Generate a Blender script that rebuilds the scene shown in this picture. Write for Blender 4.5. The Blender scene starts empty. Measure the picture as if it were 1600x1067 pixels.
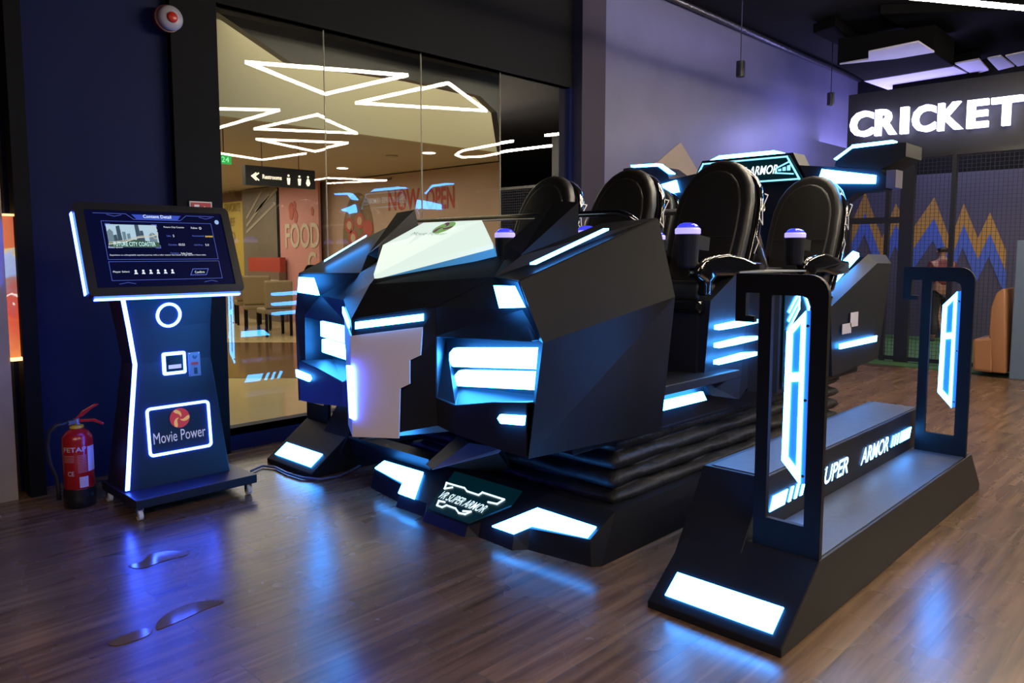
import bpy, bmesh, math, random
from mathutils import Vector, Matrix
random.seed(7)
S = bpy.context.scene
COL = S.collection
# ---------------------------------------------------------------- camera, world, exposure
CAM_H = 1.41; PITCH = math.radians(5.165); YAW = math.radians(44.09); FPX = 1197.0; CYP = 503.4
cam_d = bpy.data.cameras.new('camera'); cam = bpy.data.objects.new('camera', cam_d); COL.objects.link(cam)
cam.location = (0, 0, CAM_H)
cam.rotation_euler = (math.pi/2-PITCH, 0, YAW-math.pi/2)
cam_d.sensor_width = 36; cam_d.lens = FPX/1600*36; cam_d.shift_y = -(533.5-CYP)/1600
cam_d.clip_end = 200
S.camera = cam
S.view_settings.view_transform = 'Standard'; S.view_settings.look = 'None'
S.view_settings.exposure = 0.0; S.view_settings.gamma = 1.0; S.view_settings.use_curve_mapping = False
w = bpy.data.worlds.new('world'); S.world = w; w.use_nodes = True
w.node_tree.nodes['Background'].inputs[0].default_value = (0.35, 0.4, 0.6, 1)
w.node_tree.nodes['Background'].inputs[1].default_value = 0.012

def area(name, loc, rot, sx, sy, power, color):
    d = bpy.data.lights.new(name, 'AREA'); d.shape = 'RECTANGLE'; d.size = sx; d.size_y = sy
    d.energy = power; d.color = color
    o = bpy.data.objects.new(name, d); o.location = loc; o.rotation_euler = rot; COL.objects.link(o)
    return o
R = math.radians
# added area lamps lighting the mall walk, in place of its downlights
area('mall_fill_light', (5.2, 6.7, 3.9), (0, 0, 0), 3.0, 2.0, 60, (1, .92, .72))
area('mall_fill_light.001', (5.0, 10.5, 2.72), (0, 0, 0), 4.0, 3.5, 135, (1, .86, .66))
area('mall_fill_light.002', (5.8, 15.5, 2.72), (0, 0, 0), 3.0, 4.0, 150, (1, .88, .72))
area('mall_fill_light.003', (7.6, 6.6, 3.6), (0, R(20), 0), 1.5, 2.0, 25, (1, .92, .75))
# added fill lamps out of view, brightening the hall floor and prow plate
area('hall_fill_light', (1.4, -2.7, 4.3), (0, 0, 0), 2.2, .25, 120, (1, .80, .62))
area('hall_fill_light.001', (13.2, .9, 4.2), (0, 0, 0), 1.2, .5, 130, (1, .82, .66))
area('hall_fill_light.002', (-3.0, -2.6, 4.2), (0, 0, 0), 4.0, 4.0, 260, (1, .78, .6))
# added unseen violet lamps standing in for the sign's glow on the wall
area('violet_fill_light', (11.3, 4.35, 3.1), (R(80), 0, 0), .8, .5, 26, (.36, .36, 1))
area('violet_fill_light.001', (8.6, 4.4, 4.3), (R(35), 0, 0), 4.0, .4, 10, (.42, .40, 1))
area('violet_up_fill_light', (13.2, 4.2, 3.2), (R(180), 0, 0), 1.5, 2.0, 75, (.45, .42, 1))  # added up-lamp, unseen, to brighten the pale roof sheets
area('cage_light', (12.6, 3.6, 3.6), (0, 0, 0), 2.4, 1.6, 48, (.55, .6, 1))

# ---------------------------------------------------------------- helpers
def ray(px, py):
    u = (px-800)/FPX; v = -(py-CYP)/FPX
    f = math.cos(PITCH)+v*math.sin(PITCH); z = -math.sin(PITCH)+v*math.cos(PITCH)
    c, s = math.cos(YAW), math.sin(YAW)
    return (f*c+u*s, f*s-u*c, z)
def at(px, py, X=None, Y=None, Z=None):
    """the point of the plane X=, Y= or Z= that the photograph shows at a pixel"""
    r = ray(px, py)
    t = X/r[0] if X is not None else Y/r[1] if Y is not None else (Z-CAM_H)/r[2]
    return (t*r[0], t*r[1], CAM_H+t*r[2])
YC = 2.91
def my(p): return (p[0], 2*YC-p[1], p[2])
def sd(p, s): return tuple(p) if s > 0 else my(p)

def mat(name, col, rough=.5, metal=0., emit=None, es=0., spec=.5, coat=0., noise=0., nscale=8, bump=0.):
    m = bpy.data.materials.new(name); m.use_nodes = True
    nt = m.node_tree; b = nt.nodes['Principled BSDF']
    b.inputs['Base Color'].default_value = (*col, 1); b.inputs['Roughness'].default_value = rough
    b.inputs['Metallic'].default_value = metal; b.inputs['Specular IOR Level'].default_value = spec
    b.inputs['Coat Weight'].default_value = coat; b.inputs['Coat Roughness'].default_value = .05
    if emit: b.inputs['Emission Color'].default_value = (*emit, 1); b.inputs['Emission Strength'].default_value = es
    if noise or bump:
        tc = nt.nodes.new('ShaderNodeTexCoord'); n = nt.nodes.new('ShaderNodeTexNoise')
        n.inputs['Scale'].default_value = nscale; n.inputs['Detail'].default_value = 4
        nt.links.new(tc.outputs['Object'], n.inputs['Vector'])
        if noise:
            r = nt.nodes.new('ShaderNodeValToRGB')
            r.color_ramp.elements[0].color = (*[c*(1-noise) for c in col], 1)
            r.color_ramp.elements[1].color = (*[min(1, c*(1+noise)) for c in col], 1)
            nt.links.new(n.outputs['Fac'], r.inputs['Fac']); nt.links.new(r.outputs['Color'], b.inputs['Base Color'])
        if bump:
            bp = nt.nodes.new('ShaderNodeBump'); bp.inputs['Strength'].default_value = bump; bp.inputs['Distance'].default_value = .02
            nt.links.new(n.outputs['Fac'], bp.inputs['Height']); nt.links.new(bp.outputs['Normal'], b.inputs['Normal'])
    return m
PANEL = mat('black powder-coated panel', (.0135, .0145, .018), .46, noise=.12, nscale=3, spec=.22)
PANEL2 = mat('black lacquered board', (.010, .010, .013), .35)
DARK = mat('matt black inside', (.006, .006, .007), .6)
STEP = mat('black rubber tread', (.045, .045, .052), .48, noise=.25, nscale=25, bump=.1)
CLOTH = mat('black bellows fabric', (.009, .009, .0105), .55, spec=.35, noise=.3, nscale=20, bump=.5)
LEATHER = mat('black leather', (.016, .015, .014), .42, bump=.06, nscale=160)
GLOSS = mat('black gloss plastic', (.006, .006, .007), .08, coat=1)
CHROME = mat('chrome tube', (.6, .6, .62), .12, 1.)
WHITEP = mat('white lacquered plate', (.82, .73, .72), .5)
LIGHTP = mat('cyan-white light diffuser', (.8, .9, 1), .4, emit=(.034, .30, 1.), es=34)
LIGHTS = mat('small cyan-white light diffuser', (.8, .9, 1), .4, emit=(.04, .32, 1.), es=28)
HOODL = mat('pale green-white light panel', (.22, .25, .22), .3, emit=(.84, 1., .90), es=.86)
TEAL = mat('dark teal backlit plate', (.004, .012, .014), .3, emit=(.0, .03, .042), es=.35)
BLUEL = mat('blue-white light tube', (.8, .85, 1), .4, emit=(.030, .085, 1.), es=38)
BLUEA = mat('blue tinted acrylic', (.02, .12, .45), .15, emit=(.03, .16, .55), es=.9)
SOFTL = mat('soft white-cyan lettering', (.8, .9, 1), .4, emit=(.7, .95, 1.), es=1.3)
GREY = mat('pale grey plate', (.30, .31, .30), .5)

def link(name, me, m, parent=None):
    if m is not None and not me.materials: me.materials.append(m)
    o = bpy.data.objects.new(name, me); COL.objects.link(o)
    if parent: o.parent = parent
    return o
def thing(name, label, cat, group=None, kind=None):
    o = bpy.data.objects.new(name, None); COL.objects.link(o); o.empty_display_size = .1
    return tag(o, label, cat, group, kind)
def tag(o, label=None, cat=None, group=None, kind=None):
    if label: o['label'] = label
    if cat: o['category'] = cat
    if group: o['group'] = group
    if kind: o['kind'] = kind
    return o
class MB:
    def __init__(s): s.bm = bmesh.new()
    def poly(s, vs, fs=None):
        v = [s.bm.verts.new(p) for p in vs]
        for f in (fs or [list(range(len(vs)))]):
            try: s.bm.faces.new([v[i] for i in f])
            except ValueError: pass
        return s
    def box(s, a, b):
        (x0, y0, z0), (x1, y1, z1) = a, b
        return s.poly([(x0,y0,z0),(x1,y0,z0),(x1,y1,z0),(x0,y1,z0),(x0,y0,z1),(x1,y0,z1),(x1,y1,z1),(x0,y1,z1)],
                      [(0,3,2,1),(4,5,6,7),(0,1,5,4),(1,2,6,5),(2,3,7,6),(3,0,4,7)])
    def slab(s, pts, d):
        """a flat outline (3-D points) given thickness by the vector d"""
        n = len(pts); d = Vector(d)
        vs = [Vector(p) for p in pts]; vs += [p+d for p in vs]
        fs = [list(range(n)), list(range(2*n-1, n-1, -1))]+[[i, (i+1) % n, n+(i+1) % n, n+i] for i in range(n)]
        return s.poly(vs, fs)
    def tube(s, pts, r, n=10, closed=False):
        pts = [Vector(p) for p in pts]; N = len(pts); rings = []
        up = None
        for i, p in enumerate(pts):
            a = pts[i-1] if (i > 0 or closed) else p; b = pts[(i+1) % N] if (i < N-1 or closed) else p
            t = (b-a).normalized()
            if up is None:
                up = t.orthogonal().normalized()
            up = (up-t*up.dot(t)).normalized(); sdv = t.cross(up)
            rr = r[i] if isinstance(r, (list, tuple)) else r
            rings.append([s.bm.verts.new(p+(up*math.cos(2*math.pi*k/n)+sdv*math.sin(2*math.pi*k/n))*rr) for k in range(n)])
        for i in range(N if closed else N-1):
            A, B = rings[i], rings[(i+1) % N]
            for k in range(n): s.bm.faces.new((A[k], A[(k+1) % n], B[(k+1) % n], B[k]))
        if not closed: s.bm.faces.new(rings[0]); s.bm.faces.new(rings[-1])
        return s
    def lathe(s, prof, c, n=24, axis='Z'):
        rings = []
        for (r, h) in prof:
            ring = []
            for k in range(n):
                a = 2*math.pi*k/n
                q = (r*math.cos(a), r*math.sin(a), h)
                if axis == 'Y': q = (q[0], q[2], q[1])
                if axis == 'X': q = (q[2], q[0], q[1])
                ring.append(s.bm.verts.new((c[0]+q[0], c[1]+q[1], c[2]+q[2])))
            rings.append(ring)
        for A, B in zip(rings, rings[1:]):
            for k in range(n): s.bm.faces.new((A[k], A[(k+1) % n], B[(k+1) % n], B[k]))
        s.bm.faces.new(rings[0]); s.bm.faces.new(rings[-1])
        return s
    def build(s, name, m, parent=None, bevel=0, smooth=False, solid=0, seg=2):
        bmesh.ops.remove_doubles(s.bm, verts=s.bm.verts, dist=1e-5)
        bmesh.ops.recalc_face_normals(s.bm, faces=s.bm.faces)
        me = bpy.data.meshes.new(name); s.bm.to_mesh(me); s.bm.free()
        if smooth:
            for p in me.polygons: p.use_smooth = True
        o = link(name, me, m, parent)
        if solid:
            md = o.modifiers.new('thickness', 'SOLIDIFY'); md.thickness = solid; md.offset = 0
        if bevel:
            md = o.modifiers.new('bevel', 'BEVEL'); md.width = bevel; md.segments = seg; md.limit_method = 'ANGLE'; md.angle_limit = R(30)
        return o
def inset_poly(pts, d):
    """outline of flat 3-D points moved towards its middle"""
    c = sum((Vector(p) for p in pts), Vector())/len(pts)
    out = []
    for p in pts:
        v = Vector(p)-c; out.append(c+v*(1-d/max(v.length, 1e-6)))
    return out
_fonts = {}
def text_verts(txt, size=1., extr=0., shear=0., offset=0., space=1.):
    cu = bpy.data.curves.new('lettering', 'FONT'); cu.body = txt; cu.size = size; cu.extrude = extr; cu.shear = shear
    cu.offset = offset; cu.space_character = space; cu.resolution_u = 3
    o = bpy.data.objects.new('lettering', cu); COL.objects.link(o)
    dg = bpy.context.evaluated_depsgraph_get(); dg.update()
    me = bpy.data.meshes.new_from_object(o.evaluated_get(dg))
    bpy.data.objects.remove(o); bpy.data.curves.remove(cu)
    return me
def text(name, txt, o, ux, uy, m, parent, w=None, h=None, extr=.002, shear=0., offset=0., bend=None, center=False):
    """lettering on a surface: o lower-left corner, ux reading direction, uy upward; w, h the size wanted"""
    me = text_verts(txt, 1., 0., shear, offset)
    xs = [v.co.x for v in me.vertices]; ys = [v.co.y for v in me.vertices]
    x0, x1, y0, y1 = min(xs), max(xs), min(ys), max(ys)
    if h is None: sx = sy = w/(x1-x0)
    elif w is None: sx = sy = h/(y1-y0)
    else: sx = w/(x1-x0); sy = h/(y1-y0)
    ux = Vector(ux).normalized(); uy = Vector(uy).normalized(); n = ux.cross(uy); o = Vector(o)
    cx = (x1-x0)/2 if center else 0
    for v in me.vertices:
        a = (v.co.x-x0-cx)*sx; b = (v.co.y-y0)*sy
        if bend:
            c, r, a0 = bend; ang = a0+a/r
            v.co = Vector((c[0]+r*math.cos(ang), c[1]+r*math.sin(ang), o.z+b))
        else: v.co = o+ux*a+uy*b+n*extr
    me.name = name
    return link(name, me, m, parent)
def strip(name, a, b, width_vec, depth_vec, m, parent):
    a, b, wv = Vector(a), Vector(b), Vector(width_vec)
    return MB().slab([a, b, b+wv, a+wv], depth_vec).build(name, m, parent)
def polyline_plate(pts, n, wd, th, mb=None, closed=False):
    """thin raised line of width wd along 3-D points on a plane with normal n"""
    mb = mb or MB(); n = Vector(n).normalized(); pts = [Vector(p) for p in pts]
    seq = list(zip(pts, pts[1:]+([pts[0]] if closed else [])))
    if not closed: seq = seq[:len(pts)-1]
    for a, b in seq:
        t = (b-a).normalized(); sv = n.cross(t)*wd/2; e = t*wd/2
        mb.slab([a-e-sv, b+e-sv, b+e+sv, a-e+sv], n*th)
    return mb

# ================================================================ SETTING
def floor_mat():
    m = bpy.data.materials.new('wood-look plank tiles'); m.use_nodes = True; nt = m.node_tree; N = nt.nodes; Lk = nt.links
    b = N['Principled BSDF']
    tc = N.new('ShaderNodeTexCoord'); mp = N.new('ShaderNodeMapping')
    mp.inputs['Location'].default_value = (-.097+1.06*20, -3.05+.2085*41, 0)
    Lk.new(tc.outputs['Object'], mp.inputs['Vector'])
    br = N.new('ShaderNodeTexBrick'); br.offset = .5; br.offset_frequency = 2; br.squash = 1
    br.inputs['Scale'].default_value = 1; br.inputs['Brick Width'].default_value = 1.06; br.inputs['Row Height'].default_value = .2085
    br.inputs['Mortar Size'].default_value = .003; br.inputs['Mortar Smooth'].default_value = .1
    br.inputs['Color1'].default_value = (.0, .0, .0, 1); br.inputs['Color2'].default_value = (1, 1, 1, 1); br.inputs['Mortar'].default_value = (.5, .5, .5, 1)
    Lk.new(mp.outputs['Vector'], br.inputs['Vector'])
    # grain stretched along the planks
    mg = N.new('ShaderNodeMapping'); mg.inputs['Scale'].default_value = (.8, 13, 1); Lk.new(tc.outputs['Object'], mg.inputs['Vector'])
    ad = N.new('ShaderNodeVectorMath'); ad.operation = 'ADD'
    sc = N.new('ShaderNodeVectorMath'); sc.operation = 'SCALE'; sc.inputs['Scale'].default_value = 17.
    Lk.new(br.outputs['Color'], sc.inputs[0]); Lk.new(mg.outputs['Vector'], ad.inputs[0]); Lk.new(sc.outputs[0], ad.inputs[1])
    no = N.new('ShaderNodeTexNoise'); no.inputs['Scale'].default_value = 2.2; no.inputs['Detail'].default_value = 6; no.inputs['Distortion'].default_value = .35
    Lk.new(ad.outputs[0], no.inputs['Vector'])
    rp = N.new('ShaderNodeValToRGB'); e = rp.color_ramp.elements
    e[0].position = .3; e[0].color = (.085, .046, .024, 1); e[1].position = .72; e[1].color = (.235, .140, .078, 1)
    Lk.new(no.outputs['Fac'], rp.inputs['Fac'])
    mv = N.new('ShaderNodeMapRange'); mv.inputs['To Min'].default_value = .86; mv.inputs['To Max'].default_value = 1.14
    Lk.new(br.outputs['Color'], mv.inputs['Value'])
    mu = N.new('ShaderNodeMixRGB'); mu.blend_type = 'MULTIPLY'; mu.inputs['Fac'].default_value = 1
    Lk.new(rp.outputs['Color'], mu.inputs['Color1']); Lk.new(mv.outputs['Result'], mu.inputs['Color2'])
    mx = N.new('ShaderNodeMixRGB'); mx.inputs['Color2'].default_value = (.11, .075, .05, 1)
    Lk.new(br.outputs['Fac'], mx.inputs['Fac']); Lk.new(mu.outputs['Color'], mx.inputs['Color1'])
    Lk.new(mx.outputs['Color'], b.inputs['Base Color'])
    rr = N.new('ShaderNodeMapRange'); rr.inputs['To Min'].default_value = .20; rr.inputs['To Max'].default_value = .34
    n2 = N.new('ShaderNodeTexNoise'); n2.inputs['Scale'].default_value = 3; n2.inputs['Detail'].default_value = 3
    Lk.new(tc.outputs['Object'], n2.inputs['Vector']); Lk.new(n2.outputs['Fac'], rr.inputs['Value']); Lk.new(rr.outputs['Result'], b.inputs['Roughness'])
    bp = N.new('ShaderNodeBump'); bp.inputs['Strength'].default_value = .35; bp.inputs['Distance'].default_value = .003
    iv = N.new('ShaderNodeMath'); iv.operation = 'MULTIPLY_ADD'; iv.inputs[1].default_value = -1.; iv.inputs[2].default_value = 1
    Lk.new(br.outputs['Fac'], iv.inputs[0])
    a2 = N.new('ShaderNodeMath'); a2.operation = 'MULTIPLY_ADD'; a2.inputs[1].default_value = .12
    Lk.new(no.outputs['Fac'], a2.inputs[0]); Lk.new(iv.outputs[0], a2.inputs[2]); Lk.new(a2.outputs[0], bp.inputs['Height'])
    Lk.new(bp.outputs['Normal'], b.inputs['Normal']); b.inputs['Specular IOR Level'].default_value = .55
    return m
YW = 5.177                                   # the long wall with the window
def struct(o): o['kind'] = 'structure'; return o
struct(MB().box((-4, -17, -.1), (26, YW+.05, 0)).build('floor', floor_mat()))
NAVY = mat('navy painted wall', (.020, .022, .040), .55, noise=.2, nscale=2)
NAVY2 = mat('dark navy painted wall', (.0060, .010, .052), .6, spec=.12, noise=.15, nscale=2)
BLACKW = mat('black painted wall', (.005, .005, .006), .7, spec=.12)
LAV = mat('blue-grey painted wall', (.10, .10, .17), .42, noise=.18, nscale=2.5, bump=.15)
CEIL = mat('black sprayed ceiling', (.007, .007, .009), .8, spec=.1, bump=.3, nscale=12)
WX0, WX1, WZ0, WZ1 = 2.43, 6.2, .14, 3.10
mb = MB()
mb.box((1.16, YW, 0), (WX0, YW+.2, 4.45)).box((WX0, YW, 0), (WX1, YW+.2, WZ0)).box((WX1, YW, 0), (6.64, YW+.2, WZ1))
struct(mb.build('wall_back', NAVY2))
struct(MB().box((WX0, YW, WZ1), (6.64, YW+.2, 4.45)).build('wall_back_upper', BLACKW))
struct(MB().box((2.12, YW-.06, 0), (2.43, YW, 4.45)).build('trim_1', BLACKW))
struct(MB().box((6.25, YW-.12, 0), (6.64, YW, 4.45)).build('trim_2', mat('plum-black pilaster', (.035, .028, .042), .6, spec=.2)))
struct(MB().box((6.64, YW, 0), (14.0, YW+.2, 4.45)).build('wall_left', LAV))
struct(MB().box((14.0, 1.9, 0), (14.2, YW+.2, 4.5)).build('wall_right', BLACKW))
struct(MB().box((-4, -17, 4.45), (26, YW+.2, 4.6)).build('ceiling', CEIL))
struct(MB().box((WX0, YW+.0, WZ0-.03), (WX1, YW+.1, WZ0)).box((WX0, YW-.02, WZ1), (WX1, YW+.1, WZ1+.08)).build('trim_3', BLACKW))
# glass panes
def glass_mat():
    m = bpy.data.materials.new('clear glass'); m.use_nodes = True; nt = m.node_tree; b = nt.nodes['Principled BSDF']
    nt.nodes.remove(b); out = nt.nodes['Material Output']
    tr = nt.nodes.new('ShaderNodeBsdfTransparent'); tr.inputs[0].default_value = (.90, .93, .90, 1)
    gl = nt.nodes.new('ShaderNodeBsdfGlossy'); gl.inputs['Roughness'].default_value = .0
    fr = nt.nodes.new('ShaderNodeFresnel'); fr.inputs[0].default_value = 1.75
    mx = nt.nodes.new('ShaderNodeMixShader')
    nt.links.new(fr.outputs[0], mx.inputs[0]); nt.links.new(tr.outputs[0], mx.inputs[1]); nt.links.new(gl.outputs[0], mx.inputs[2])
    nt.links.new(mx.outputs[0], out.inputs[0])
    return m
GLASS = glass_mat()
EDGE = mat('pane joint', (.62, .6, .46), .35)
EDGE.node_tree.nodes['Principled BSDF'].inputs['Transmission Weight'].default_value = .8
xs = [WX0, 3.312, 4.262, 5.215, WX1]
for i in range(4):
    g = MB().poly([(xs[i]+.004, YW+.03, WZ0), (xs[i+1]-.004, YW+.03+(.004 if i % 2 else 0), WZ0), (xs[i+1]-.004, YW+.03+(.004 if i % 2 else 0), WZ1), (xs[i]+.004, YW+.03, WZ1)]).build('window_%d' % (i+1), GLASS)
    struct(g)
    if i: struct(MB().box((xs[i]-.0022, YW+.026, WZ0), (xs[i]+.0022, YW+.040, WZ1)).build('trim_%d' % (9+i), EDGE))
# ---- black fascia of the mall side, seen through the glass
F_ = lambda x, y: at(x, y, Y=YW+.35)
pts = [F_(324, 8), F_(455, 98), F_(640, 125), F_(750, 150), F_(776, 175), F_(786, 240), F_(797, 290), F_(815, 345), F_(820, 420)]
z_t = 3.5
outl = pts+[(pts[-1][0], YW+.35, 0.0), (6.9, YW+.35, 0.0), (6.9, YW+.35, z_t), (pts[0][0]-.3, YW+.35, z_t), (pts[0][0]-.3, YW+.35, pts[0][2]+.2)]
struct(MB().slab(outl, (0, .08, 0)).build('trim_4', mat('charcoal fascia board', (.022, .022, .024), .35)))
# ---- mall side
MFLOOR = mat('beige marble tiles', (.50, .41, .23), .12, noise=.12, nscale=2)
struct(MB().box((-4, YW+.05, -.1), (12, 24, 0)).build('floor_mall', MFLOOR))
MWARM = mat('cream plaster', (.46, .41, .26), .7)
MCEIL = mat('mall ceiling paint', (.42, .34, .24), .7)
MC = 2.8
struct(MB().box((1, 7.76, MC), (12, 24, MC+.1)).build('ceiling_mall', MCEIL))
struct(MB().box((1, 7.66, MC), (12, 7.76, 3.75)).build('wall_bulkhead', MWARM))
struct(MB().box((1, YW+.5, 4.1), (12, 8.2, 4.2)).box((1, 8.1, 3.7), (12, 8.2, 4.2)).box((1, 7.7, 3.70), (12, 8.15, 3.74)).build('ceiling_mall_high', MWARM))
struct(MB().poly([at(344, 535, Z=.004), at(470, 535, Z=.004), at(520, 590, Z=.004), at(344, 590, Z=.004)]).build('floor_mall_reflection', mat('brown reflection band', (.13, .075, .04), .12, noise=.3, nscale=3)))  # a reflection in the glass, painted on the floor as a brown band
XF = 8.1
struct(MB().box((XF+.3, 5.4, 0), (XF+.4, 24, MC)).build('wall_far', mat('hoarding skin', (.40, .24, .17), .6, noise=.08, nscale=1)))
struct(MB().box((1, 22, 0), (12, 22.1, MC)).build('wall_end', mat('grey shopfront', (.22, .19, .14), .6)))
struct(MB().box((1.0, YW+.3, 0), (1.1, 22, 4.1)).build('wall_mall_near', MWARM))

# ================================================================ MOTION RIDE
ride = thing('motion_ride', 'large black angular motion simulator ride with six seats and glowing white-blue panels', 'simulator ride')
ride.location = (0, 0, 0)
# ---- floor base
def bz(x): return .077+(x-2.553)*.46
xb = 2.82
base = MB()
low = [(5.75, 2.04), (2.685, 2.038), (2.647, 2.067), (2.597, 2.409), (2.538, 2.458), (2.545, 2.70), (2.495, 2.745)]
low = low+[(x, 2*YC-y) for x, y in reversed(low)]
up = [(5.75, 2.08), (2.84, 2.08), (2.665, 2.09), (2.62, 2.42), (2.562, 2.47), (2.565, 2.70), (2.52, 2.75)]
up = up+[(x, 2*YC-y) for x, y in reversed(up)]
zz = [.20, .205]+[bz(x)-.012 for x, y in up[2:7]]; zz = zz+zz[::-1]
n = len(low)
vs = [(x, y, 0.) for x, y in low]+[(x, y, z) for (x, y), z in zip(up, zz)]
fs = [[i, (i+1) % n, n+(i+1) % n, n+i] for i in range(n)]+[list(range(n))]
# top: flat rear deck and the sloping nose split into strips
fs += [[n+0, n+1, n+n-2, n+n-1]]
fs += [[n+1, n+2, n+3, n+4, n+5, n+6, n+n-7, n+n-6, n+n-5, n+n-4, n+n-3, n+n-2]]
base.poly(vs, fs).build('base', PANEL, ride)
for s, pts in ((1, [(932, 823), (839, 794), (769, 822), (802, 835), (831, 824), (918, 840)]),):
    P3 = [(2.726, 2.101), (2.730, 2.470), (2.553, 2.609), (2.554, 2.462), (2.625, 2.411), (2.659, 2.099)]
    for s in (1, -1):
        q = [sd((x, y, bz(x)-.004), s) for x, y in P3]
        MB().slab(q, (0, 0, .006)).build('base_light', LIGHTP, ride)
# sign plate between the two floor lights
sp = [(2.545, 3.19), (2.545, 2.70), (2.80, 2.58), (2.80, 3.22)]
cp = [at(677, 745, Z=.19), at(657, 800, Z=.085), at(776, 842, Z=.075), at(905, 762, Z=.19)]
sgn = MB().slab([(x, y, bz(x)-.008) for x, y in ((2.53, 3.07), (2.53, 2.75), (2.70, 2.62), (2.80, 2.64), (2.80, 3.16))], (0, 0, .008)).build('base_sign', TEAL, ride)
sl_n = Vector((-.46, 0, 1)).normalized(); sl_u = Vector((1, 0, .46)).normalized()
def onb(px, py):
    # point of the sloping nose plane seen at a pixel
    r = Vector(ray(px, py)); p0 = Vector((2.553, 2.91, bz(2.553)+.001)); c = Vector((0, 0, CAM_H))
    t = (p0-c).dot(sl_n)/r.dot(sl_n); return c+r*t
a = onb(684, 776); bq = onb(752, 800)
text('lettering', 'VR SUPER ARMOR', onb(684, 778), bq-a, sl_u, SOFTL, sgn, w=(onb(757, 798)-onb(684, 778)).length, h=(onb(686, 768)-onb(684, 778)).length, extr=.004, shear=.25, offset=.008)
def pts_on(f, l): return [f(x, y) for x, y in l]
fr1 = [(707, 762), (695, 764), (698, 755), (726, 763), (730, 768), (748, 774), (754, 770), (788, 781), (777, 788), (763, 785)]
fr2 = [(695, 785), (686, 783), (683, 790), (691, 793), (698, 790), (712, 795), (717, 802), (727, 804), (736, 800), (724, 799)]
mb = MB()
for l in (fr1, fr2): polyline_plate(pts_on(onb, l), sl_n, .007, .006).build('sign_border', SOFTL, sgn)
# low cross beams that tie the base to the boarding steps, and the wedges over them
for s in (1,):
    MB().slab([sd((2.78, 3.33, .11), s), sd((2.78, 4.13, .11), s), sd((2.75, 4.13, .235), s), sd((2.75, 3.33, .235), s)], (.12, 0, 0)).build('cross_beam', PANEL, ride)
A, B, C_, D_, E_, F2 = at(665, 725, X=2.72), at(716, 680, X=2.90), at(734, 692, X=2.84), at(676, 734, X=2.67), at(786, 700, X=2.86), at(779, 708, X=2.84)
wb = MB().poly([A, B, C_, D_, E_, F2, (2.95, E_[1], .2), (2.95, A[1], .2)], [(0, 1, 2, 3), (1, 7, 0), (1, 2, 4, 6, 7), (3, 5, 6, 7, 0)])
MB().slab([C_, E_, F2, D_], (-.006, 0, .001)).build('wedge_face_lit', mat('wedge black lightened by blue glow', (.45, .5, .56), .4), ride)  # facet of the black wedge, its blue glow put into a lighter colour
wb.build('ramp_wedge', mat('charcoal-brown wedge', (.03, .025, .022), .5), ride)
# ---- pleated bellows skirt
bx0, bx1, by0, by1 = 2.92, 5.62, 2.15, 2*YC-2.15
def bellows():
    mb = MB(); prof = []
    K = 4; z0, z1 = .18, .54
    for k in range(K):
        za = z0+(z1-z0)*k/K; dz = (z1-z0)/K
        for t, o in ((0, .045), (.16, .005), (.45, -.018), (.75, -.006), (.9, .03)): prof.append((za+dz*t, o))
    prof.append((z1, .045))
    rnd = random.Random(3); NL = 60
    def ring(z, o, j):
        pts = []
        for (ax, ay), (cx, cy) in (((bx0, by0), (bx1, by0)), ((bx1, by0), (bx1, by1)), ((bx1, by1), (bx0, by1)), ((bx0, by1), (bx0, by0))):
            L = math.hypot(cx-ax, cy-ay); m_ = max(6, int(L/.05)); nx, ny = (cy-ay)/L, -(cx-ax)/L
            for i in range(m_):
                t = i/m_; e = min(1, min(t, 1-t)*L/.05)
                wob = .006*math.sin(7*t*L+j*1.3)+.005*rnd.uniform(-1, 1)
                pts.append((ax+(cx-ax)*t+nx*(-o+wob)*-1*e*-1, ay+(cy-ay)*t+ny*(-o+wob)*-1*e*-1, z+.004*math.sin(5*t*L+j)))
        return pts
    rings = []
    for j, (z, o) in enumerate(prof):
        # offset every edge outwards by -o (folds), corners included
        pts = []
        X0, X1, Y0, Y1 = bx0+o, bx1-o, by0+o, by1-o
        nL, nW = 54, 30
        side = [(X0+(X1-X0)*i/nL, Y0) for i in range(nL)]+[(X1, Y0+(Y1-Y0)*i/nW) for i in range(nW)]+[(X1-(X1-X0)*i/nL, Y1) for i in range(nL)]+[(X0, Y1-(Y1-Y0)*i/nW) for i in range(nW)]
        for i, (x, y) in enumerate(side):
            wob = .005*math.sin(i*.9+j*.7)+.003*rnd.uniform(-1, 1)
            pts.append(mb.bm.verts.new((x+wob*(1 if x < 3 or x > 5.5 else 0), y+wob*.9, z+.004*math.sin(i*.45+j*.9))))
        rings.append(pts)
    for A_, B_ in zip(rings, rings[1:]):
        m_ = len(A_)
        for k in range(m_): mb.bm.faces.new((A_[k], A_[(k+1) % m_], B_[(k+1) % m_], B_[k]))
    return mb
bellows().build('bellows_skirt', CLOTH, ride, smooth=True)
# ---- chassis under the seats
MB().box((2.55, 2.10, .52), (5.9, 2*YC-2.10, .78)).build('chassis', PANEL, ride, bevel=.01)
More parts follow.
